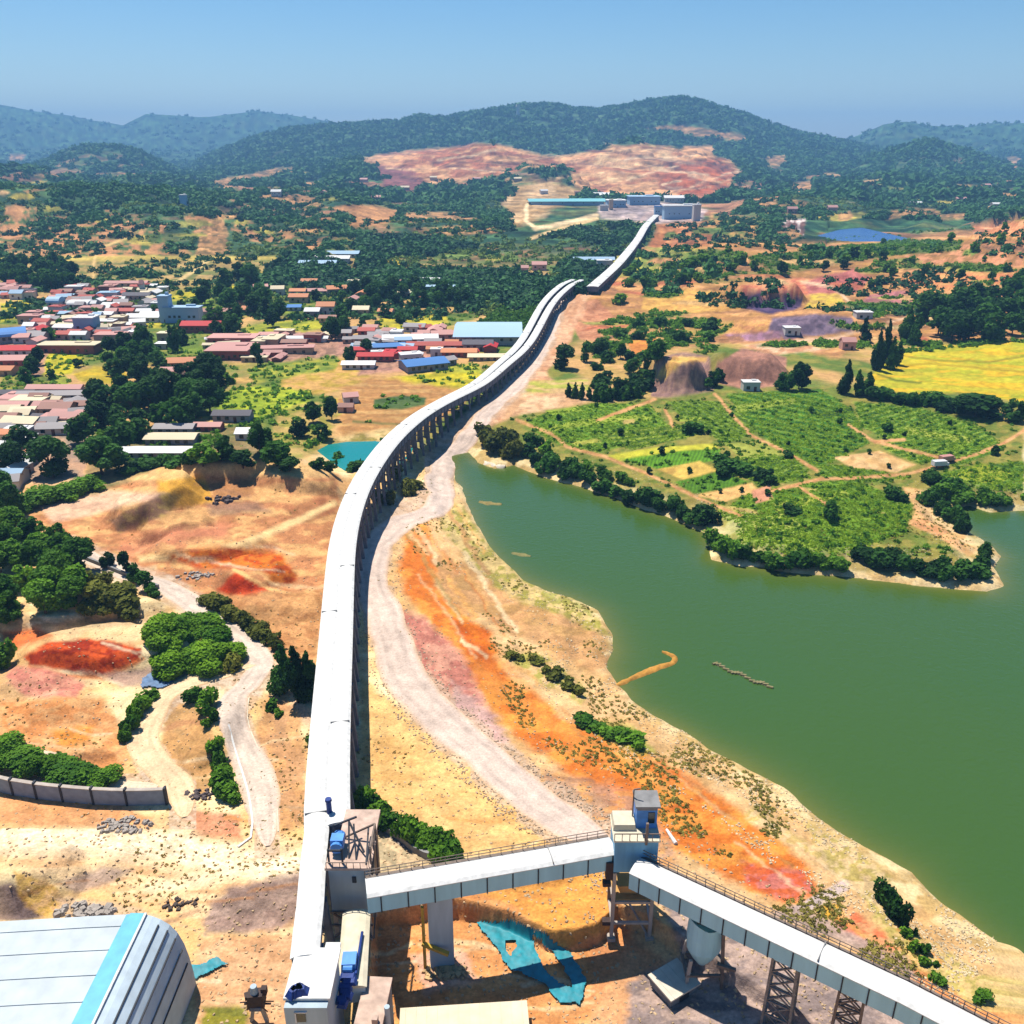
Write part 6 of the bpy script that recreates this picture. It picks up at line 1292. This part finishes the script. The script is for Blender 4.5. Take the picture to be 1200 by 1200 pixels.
grove([(990,462,44,16),(1004,464,34,14),(1016,462,30,16),(1026,434,50,14),(1035,430,58,14),(1044,432,40,14),(1062,400,44,20),(1073,404,40,16),(1012,400,30,14),(1052,428,30,14)], ['', 'the tall narrow trees left of the yellow rice field'], 'tall narrow trees by the rice', 'cone', L_dark, seed=21)
grove(fill([(1085,372),(1130,352),(1210,350),(1215,395),(1120,402),(1080,396)], 26, 16, (26, 40), 22), ['', 'the dark trees behind the yellow rice field'], 'trees behind the rice field', 'round', L_dark, seed=22)
grove([(1142,488,34,54),(1188,494,32,26),(1128,484,20,24),(1160,484,24,30)], ['', 'the big round dark trees in front of the yellow rice field'], 'round trees before the rice field', 'round', L_dark, seed=23)
grove(along([(1024,466),(1055,472),(1090,474),(1112,480)], 11, (14, 20), 24), ['', 'the hedge bushes along the front of the rice field'], 'hedge before the rice field', 'bush', L_dark, 'shrub', 24)
grove(fill([(895,322),(905,300),(1000,300),(1060,300),(1060,330),(1010,318)], 8, 22, (10, 16), 25), ['', 'the lone trees on the red terraces at right'], 'lone trees on the red terraces', 'round', L_dark, seed=25)
grove(fill([(60,345),(200,335),(240,365),(230,395),(60,400)], 16, 14, (8, 14), 26), ['', 'the little trees between the village houses'], 'little trees between the houses', 'round', L_green, seed=26)
grove(fill([(780,300),(1180,270),(1190,345),(1060,345),(800,345)], 26, 22, (7, 14), 27), ['', 'the scattered small trees on the terraced slope at right'], 'small trees on the terraced slope', 'round', L_green, seed=27)
grove(fill([(640,480),(1000,458),(1160,505),(1100,560),(900,600),(720,550)], 26, 24, (6, 11), 28), ['', 'the tiny orchard trees in the peninsula plots'], 'orchard trees in the plots', 'round', L_dark, seed=28)
# left foreground greens
grove(fill([(-10,640),(30,622),(70,640),(96,660),(92,712),(30,728),(-10,728)], 20, 24, (34, 50), 30), ['', 'the dense green broadleaf trees at the left edge'], 'green trees at the left edge', 'round', L_green, seed=30)
grove([(3,606,66,44)], ['dark tree at the left frame edge above the dense green trees', ''], None, 'round', L_dark)
grove(along([(22,600),(50,590),(78,584),(104,574)], 12, (20, 28), 31), ['', 'the olive hedge bushes climbing behind the pale ochre crest'], 'hedge behind the ochre crest', 'bush', L_green, 'shrub', 31)
grove(along([(150,556),(175,548),(205,545),(225,544)], 12, (14, 20), 32), ['', 'the bushes between poultry sheds and ochre crest'], 'bushes below the poultry sheds', 'bush', L_dark, 'shrub', 32)
grove(fill([(178,760),(205,735),(240,735),(276,770),(262,790),(210,790),(185,785)], 13, 20, (24, 34), 33), ['', 'the bright green bushes in the clump above the track junction'], 'bright clump at the junction', 'bush', L_bright, 'shrub', 33)
grove([(258,770,24,30),(272,782,22,26),(246,760,22,26)], ['', 'the dull olive bushes on the right of the bright clump'], 'olive bushes by the bright clump', 'bush', L_olive, 'shrub', 34)
grove(fill([(90,690),(120,680),(170,712),(150,728),(110,722)], 9, 18, (18, 26), 35), ['', 'the olive bushes below the stone-walled road'], 'olive bushes below the road', 'bush', L_olive, 'shrub', 35)
grove([(148,672,30,16),(158,682,28,18),(170,692,28,20),(180,700,22,18),(128,664,22,18),(80,648,28,20),(92,652,20,16)], ['', 'the dark small trees along the upper side of the road'], 'trees along the upper road', 'round', L_dark, seed=36)
grove(along([(249,708),(272,722),(298,740),(325,760)], 10, (15, 22), 37, 2, 1.1), ['', 'the dark olive shrubs in the row along the concrete road'], 'shrub row along the road', 'bush', L_olive, 'shrub', 37)
grove([(148,868,20,16),(152,856,22,18),(160,842,24,20),(168,830,22,22),(176,820,16,18)], ['', 'the green bushes along the left of the dusty track'], 'bushes left of the track', 'bush', L_green, 'shrub', 38)
grove([(228,822,22,24),(242,830,26,24),(250,842,20,16),(244,850,12,12),(254,880,22,18),(256,896,22,20),(260,926,30,32),(270,936,22,26)], ['', 'the green bushes in the strip between track and concrete road'], 'bushes between track and road', 'bush', L_green, 'shrub', 39)
grove(along([(-10,890),(20,898),(55,904),(90,912),(122,920)], 13, (24, 34), 40, 3), ['', 'the bright green hedge bushes above the pale track at left'], 'hedge above the pale track', 'bush', L_green, 'shrub', 40)
grove([(2,782,34,30),(318,830,14,16),(328,838,10,12),(6,870,14,16),(365,870,14,12),(160,850,10,10)], ['', 'the stray bushes on the left wasteland'], 'stray bushes on the wasteland', 'bush', L_green, 'shrub', 41)
grove(along([(424,948),(445,962),(470,978),(500,994),(530,1006)], 11, (26, 34), 42, 2, .9), ['', 'the green hedge bushes behind the cross gallery'], 'hedge behind the cross gallery', 'bush', L_green, 'shrub', 42)
grove([(465,560,16,18),(478,578,20,20),(455,590,18,16),(490,572,12,14),(440,585,14,12),(420,590,14,14),(408,596,12,12)], ['', 'the bushes on the patch under the curve of the gallery'], 'bushes under the curve', 'bush', L_olive, 'shrub', 43)
grove([(398,540,12,16),(415,552,14,20),(435,556,14,22),(455,524,14,18),(385,552,14,16),(372,548,14,16)], ['', 'the bushes around the turquoise pond'], 'bushes around the pond', 'bush', L_dark, 'shrub', 44)
grove(along([(600,772),(625,778),(648,795),(672,815)], 12, (10, 16), 45, 4), ['', 'the low scrub bushes on the west bank above the hooked spit'], 'scrub on the west bank', 'bush', L_olive, 'shrub', 45)
grove(along([(690,850),(712,858),(735,866),(748,876)], 11, (12, 18), 46, 3), ['', 'the low green scrub bushes on the west bank below the hooked spit'], 'lower scrub on the west bank', 'bush', L_green, 'shrub', 46)
grove([(1034,1058,30,22),(1046,1070,34,26),(1056,1082,30,20)], ['', 'the tall dark bushes in the clump on the near shore'], 'dark clump on the near shore', 'bush', L_dark, 'shrub', 47)
grove([(1061,1096,12,12),(1072,1094,8,7),(1070,1112,14,12),(1082,1116,14,12),(1084,1130,12,12),(1097,1132,8,8),(1100,1150,14,18),(1150,1170,14,20)], ['', 'the small bushes on the near shore below the dark clump'], 'small bushes on the near shore', 'bush', L_green, 'shrub', 48)
# peninsula bank
grove([(572,520,22,24),(586,528,28,28),(600,535,24,24),(565,510,16,18),(594,518,20,22)], ['', 'the olive bushes on the tip of the peninsula bank'], 'bushes on the peninsula tip', 'bush', L_olive, 'shrub', 50)
grove(along([(618,534),(640,550),(662,556),(688,566),(720,580),(750,590),(790,600),(828,612)], 13, (13, 24), 51, 4, 1.0), ['', 'the dark green bushes on the bank below the peninsula path'], 'bushes below the peninsula path', 'bush', L_dark, 'shrub', 51)
grove(along([(626,522),(652,540),(690,555),(740,568)], 15, (10, 17), 56, 3, 1.05), ['', 'the green bushes just under the peninsula path edge'], 'bushes under the path edge', 'bush', L_green, 'shrub', 56)
grove(along([(840,640),(862,652),(890,658),(925,664),(960,665),(990,666)], 12, (15, 24), 52, 3, 1.1), ['', 'the dark bushes on the south bank left of the sandy gap'], 'south bank bushes left of the gap', 'bush', L_green, 'shrub', 52)
grove(along([(1010,655),(1040,662),(1070,670),(1105,676),(1140,676)], 12, (15, 26), 53, 3, 1.1), ['', 'the dark bushes on the south bank right of the sandy gap'], 'south bank bushes right of the gap', 'bush', L_dark, 'shrub', 53)
grove([(1104,604,22,18),(1116,612,24,20),(1128,624,24,20),(1150,668,24,20),(1152,652,22,16),(1088,590,22,22)], ['', 'the dark bushes beside the sandy landing'], 'bushes beside the landing', 'bush', L_dark, 'shrub', 54)
grove(along([(1092,584),(1120,586),(1150,588),(1180,590),(1205,586)], 13, (14, 24), 55, 3, 1.2), ['', 'the green bushes around the right inlet'], 'bushes around the right inlet', 'bush', L_green, 'shrub', 55)
grove([(1050,586,18,22),(972,608,22,18),(926,600,12,20),(846,548,18,28),(870,552,18,30),(890,560,16,24),(815,506,14,20),(806,508,16,14),(1040,505,12,14),(925,536,10,14),(1112,575,22,26),(1092,566,20,24),(1165,532,12,10),(850,556,16,22),(902,566,12,16)], ['', 'the dark bushes dotted over the peninsula fields'], 'bushes dotted over the fields', 'bush', L_dark, 'shrub', 57)
grove(fill([(690,440),(700,395),(760,380),(850,382),(852,402),(780,408),(770,412)], 14, 20, (9, 15), 58), ['', 'the bushes on the olive slope above the stone mounds'], 'bushes above the mounds', 'bush', L_dark, 'shrub', 58)
grove(fill([(735,322),(850,302),(880,312),(800,332),(740,345),(722,360)], 12, 18, (9, 14), 59), ['', 'the bushes on the green strip right of the far gallery'], 'bushes right of the far gallery', 'bush', L_green, 'shrub', 59)
print('PLANTS', TC[0])

# far-off woods and crop cover: masses nobody could count
def stuff_clumps(name, mask, n, smin, smax, m, label, seed, faces=26, squash=.8, kx=1.0):
    g = np.random.default_rng(seed); ii = np.nonzero(mask.ravel())[0]
    if len(ii) == 0: return
    ch = g.choice(ii, n); px, py_, pz = X.ravel()[ch], Y.ravel()[ch], Z.ravel()[ch]
    jit = g.normal(size=(n, 2)) * np.clip(py_[:, None] * .002, .3, 5)
    px = px + jit[:, 0]; py_ = py_ + jit[:, 1]; pz = gz(px, py_)
    d = g.normal(size=(n, faces, 3)); d /= np.linalg.norm(d, axis=2)[..., None]; d[..., 2] = np.abs(d[..., 2]) * .9 + .05
    s = g.uniform(smin, smax, n) * np.clip(py_ / 700, 1, 2.4) ** .5
    c = d * s[:, None, None] * g.uniform(.55, 1, (n, faces, 1)); c[..., 2] *= squash * 1.3
    c[..., 0] += px[:, None]; c[..., 1] += py_[:, None]; c[..., 2] += pz[:, None] - .1 * s[:, None]
    nr = d + g.normal(size=d.shape) * .4; nr /= np.linalg.norm(nr, axis=2)[..., None]
    a = np.cross(nr, g.normal(size=d.shape)); a /= np.linalg.norm(a, axis=2)[..., None]; b = np.cross(nr, a)
    q = (s[:, None, None] * 1.5 / math.sqrt(faces)) * kx
    v = np.stack([c - a * q - b * q, c + a * q - b * q * .8, c + b * q * 1.2], 2).reshape(-1, 3)
    tag(link(name, npmesh(name, v, np.arange(len(v)).reshape(-1, 3), m)), label, kind='stuff')
def inpoly(P): 
    m = region(P, 0); r = np.zeros(SX.shape, bool); r[m] = inside(SX[m], SY[m], P); return r
Lw = leafmat('leaf_far', (24,72,40), (74,128,60), .02, .15)
lum = C[..., 1] / (C[..., 0] + 1e-4)
onscr = (SX > -150) & (SX < 1350)
wood1 = (Y > 560) & (Y < 1500) & onscr & (lum > 1.15) & ~((SX > 935) & (SX < 1145) & (SY > 258) & (SY < 292))
woodP = inpoly([(430,340),(440,320),(560,318),(690,330),(690,340),(620,362),(560,372),(540,350)]) | inpoly([(420,280),(600,262),(740,262),(700,325),(600,345),(480,335),(420,325)]) | inpoly([(300,290),(380,300),(430,330),(420,350),(330,345),(260,330)]) | inpoly([(620,262),(735,255),(745,290),(700,310),(640,300)])
gap = fbm(X / 70, Y / 110, 4, 85) > .5
Ly = leafmat('leaf_far_light', (70,112,40), (134,160,64), .02, .2)
notq = ~inpoly([(600,222),(640,215),(700,228),(840,232),(840,262),(700,262),(660,275),(600,285)])
w1 = (wood1 | (woodP & (Y < 1400))) & notq
stuff_clumps('forest', w1 & ~gap, 7000, 3, 6.5, Lw, 'dark mixed woodland spreading over the middle hills', 61)
stuff_clumps('scrub', w1 & gap, 2600, 1.6, 3.6, Ly, 'light green scrub and orchards between the woods of the middle hills', 161, 16)
stuff_clumps('forest', woodP & ~gap & notq, 3000, 3.5, 6.5, Lw, 'dense dark wood between the village fields and the quarry plant', 62)
open_ = (Y > 500) & (Y < 1900) & onscr & (lum <= 1.15) & notq & ((SX < 600) | (SX > 780)) & (SY > 190) & ~((SX > 415) & (SX < 880) & (SY < 250)) & ~((SX > 935) & (SX < 1145) & (SY > 250) & (SY < 292)) & (fbm(X / 45, Y / 45, 4, 88) > .5)
stuff_clumps('scrub', open_, 3600, 1.8, 4.2, Lw, 'dark bushes and hedges scattered over the open middle slopes', 162, 16)
stuff_clumps('forest', (Y >= 1500) & (Y < 3200) & onscr & (lum > 1.15), 8000, 5, 11, Lw, 'distant forest on the slopes of the ridge', 63, 16)
stuff_clumps('forest', (Y >= 3200) & (Y < 7000) & onscr & (lum > 1.15), 9000, 7, 12, Lw, 'hazy forest on the skyline ridges', 64, 12)
scr = inpoly([(0,345),(0,600),(420,560),(600,440),(560,360),(300,330)]) & (lum > .85) & (Y > 240)
stuff_clumps('scrub', scr, 1200, .7, 1.8, L_green, 'low scrub and hedges between the village fields', 65, 14)
gh = inpoly([(556,385),(575,368),(610,350),(650,334),(668,332),(640,360),(620,388),(600,382)])
stuff_clumps('scrub', gh, 900, 1.2, 2.6, L_green, 'green scrub on the knoll left of the long gallery', 66, 16)
scr2 = inpoly([(690,440),(720,330),(860,290),(1200,262),(1200,400),(1000,420),(860,400),(770,440)]) & (lum > .8)
stuff_clumps('scrub', scr2, 3800, .8, 2.4, L_green, 'green scrub on the terraced slopes at right', 67, 14)
cm = np.zeros(SX.shape, bool)
for P, c, c2 in CROPS: cm |= inpoly(P)
stuff_clumps('crop_plants', cm & (lum > 1.05), 12000, .3, .62, leafmat('leaf_crop', (92,140,24), (168,204,50), .35), 'leafy green crops covering the peninsula fields', 68, 10, .4)
pen = inpoly([(560,505),(610,486),(760,468),(1120,470),(1200,500),(1200,600),(1120,600),(1165,650),(1150,680),(1000,670),(840,655),(820,620),(700,565),(600,540)]) & (lum > .98)
stuff_clumps('scrub', pen, 900, .5, 1.1, L_green, 'tangled weeds and field margins on the peninsula', 69, 12)
rice = inpoly([(1020,440),(1045,412),(1100,405),(1260,398),(1260,480),(1200,474),(1140,460),(1030,458)])
dW = np.where((Y < 400) & (Y > 40), dl, 1e3)
wb = (dW > 1.5) & (dW < 24) & (SX < 1230) & ((SY > 560)) & (fbm(X / 8, Y / 8, 3, 90) > .56)
stuff_clumps('shore_scrub', wb, 3000, .15, .45, leafmat('leaf_shore', (140,138,60), (206,190,96), .2), 'yellow-green tufts growing along the dried lake shore', 70, 8, .6)
wl_ = (Y < 240) & (Y > 45) & (SX > -50) & (SX < 480) & (fbm(X / 12, Y / 12, 4, 92) > .64)
stuff_clumps('dry_grass', wl_, 1000, .1, .34, leafmat('leaf_dry', (170,150,80), (214,186,116), .2), 'dry grass tufts scattered over the ochre wasteland', 71, 7, .6)
def stones(name, mask, n, smin, smax, m, label, seed):
    g = np.random.default_rng(seed); ii = np.nonzero(mask.ravel())[0]; ch = g.choice(ii, n)
    px, py_ = X.ravel()[ch] + g.normal(size=n) * .3, Y.ravel()[ch] + g.normal(size=n) * .3; pz = gz(px, py_)
    base = np.array([(-1,-1,-.4),(1,-1,-.4),(1,1,-.4),(-1,1,-.4),(-.6,-.6,.7),(.6,-.7,.6),(.6,.6,.8),(-.7,.6,.6)]); s = g.uniform(smin, smax, (n, 1, 3)) ; v = base[None] * s * g.uniform(.7, 1.3, (n, 8, 3))
    a = g.uniform(0, 6.28, n); ca, sa = np.cos(a)[:, None], np.sin(a)[:, None]; vx = v[..., 0] * ca - v[..., 1] * sa; vy = v[..., 0] * sa + v[..., 1] * ca
    v = np.stack([vx + px[:, None], vy + py_[:, None], v[..., 2] + pz[:, None]], -1).reshape(-1, 3)
    f = np.array([(0,3,2,1),(4,5,6,7),(0,1,5,4),(1,2,6,5),(2,3,7,6),(3,0,4,7)])[None] + (np.arange(n) * 8)[:, None, None]
    tag(link(name, npmesh(name, v, f.reshape(-1, 4), m)), label, kind='stuff')
st = (dW > .2) & (dW < 16) & (SX < 1230) & (SX > 450)
st &= fbm(X / 5, Y / 5, 3, 93) > .5
stones('shore_stones', st, 3600, .05, .22, mat('pale_stone', (226,204,164), .9, .3, .4), 'pale loose stones along the lake shore', 72)
hr = np.full(SX.shape, 1e3); mm_ = (Y < 260) & (Y > 60); hr[mm_] = seg_dist(X[mm_], Y[mm_], ROADW['haul_road'][0], False)
stones('roadside_stones', (hr > 3.4) & (hr < 6.2), 1500, .06, .24, mat('grey_stone', (196,172,144), .9, .35, .4), 'grey stones and clods edging the haul road', 73)
stones('loose_stones', (Y < 200) & (Y > 45) & (SX > -20) & (SX < 1000) & (dW > 20) & (hr > 4), 5200, .06, .24, mat('tan_stone', (206,176,136), .9, .35, .4), 'loose stones scattered over the bare ground', 74)

# ------------------------------------------------------------------ air
hb = MB(); hb.box((0, 3600, 230), (9400 * 2, 8400 * 2, 0)) if False else None
hz = MB(); zlo, zhi = -12.0, 420.0; hz.box((0, 1300, (zlo + zhi) / 2), (22000, 18000, zhi - zlo))
hm = bpy.data.materials.new('haze_air'); hm.use_nodes = True; n = hm.node_tree; n.nodes.remove(n.nodes['Principled BSDF'])
pv = N(n, 'ShaderNodeVolumePrincipled'); pv.inputs['Color'].default_value = (.26, .56, .98, 1); pv.inputs['Density'].default_value = HAZE; pv.inputs['Anisotropy'].default_value = .0
n.links.new(pv.outputs[0], n.nodes['Material Output'].inputs['Volume'])
tag(hz.build('haze', hm), 'thin blue haze veiling the distant hills', kind='stuff')
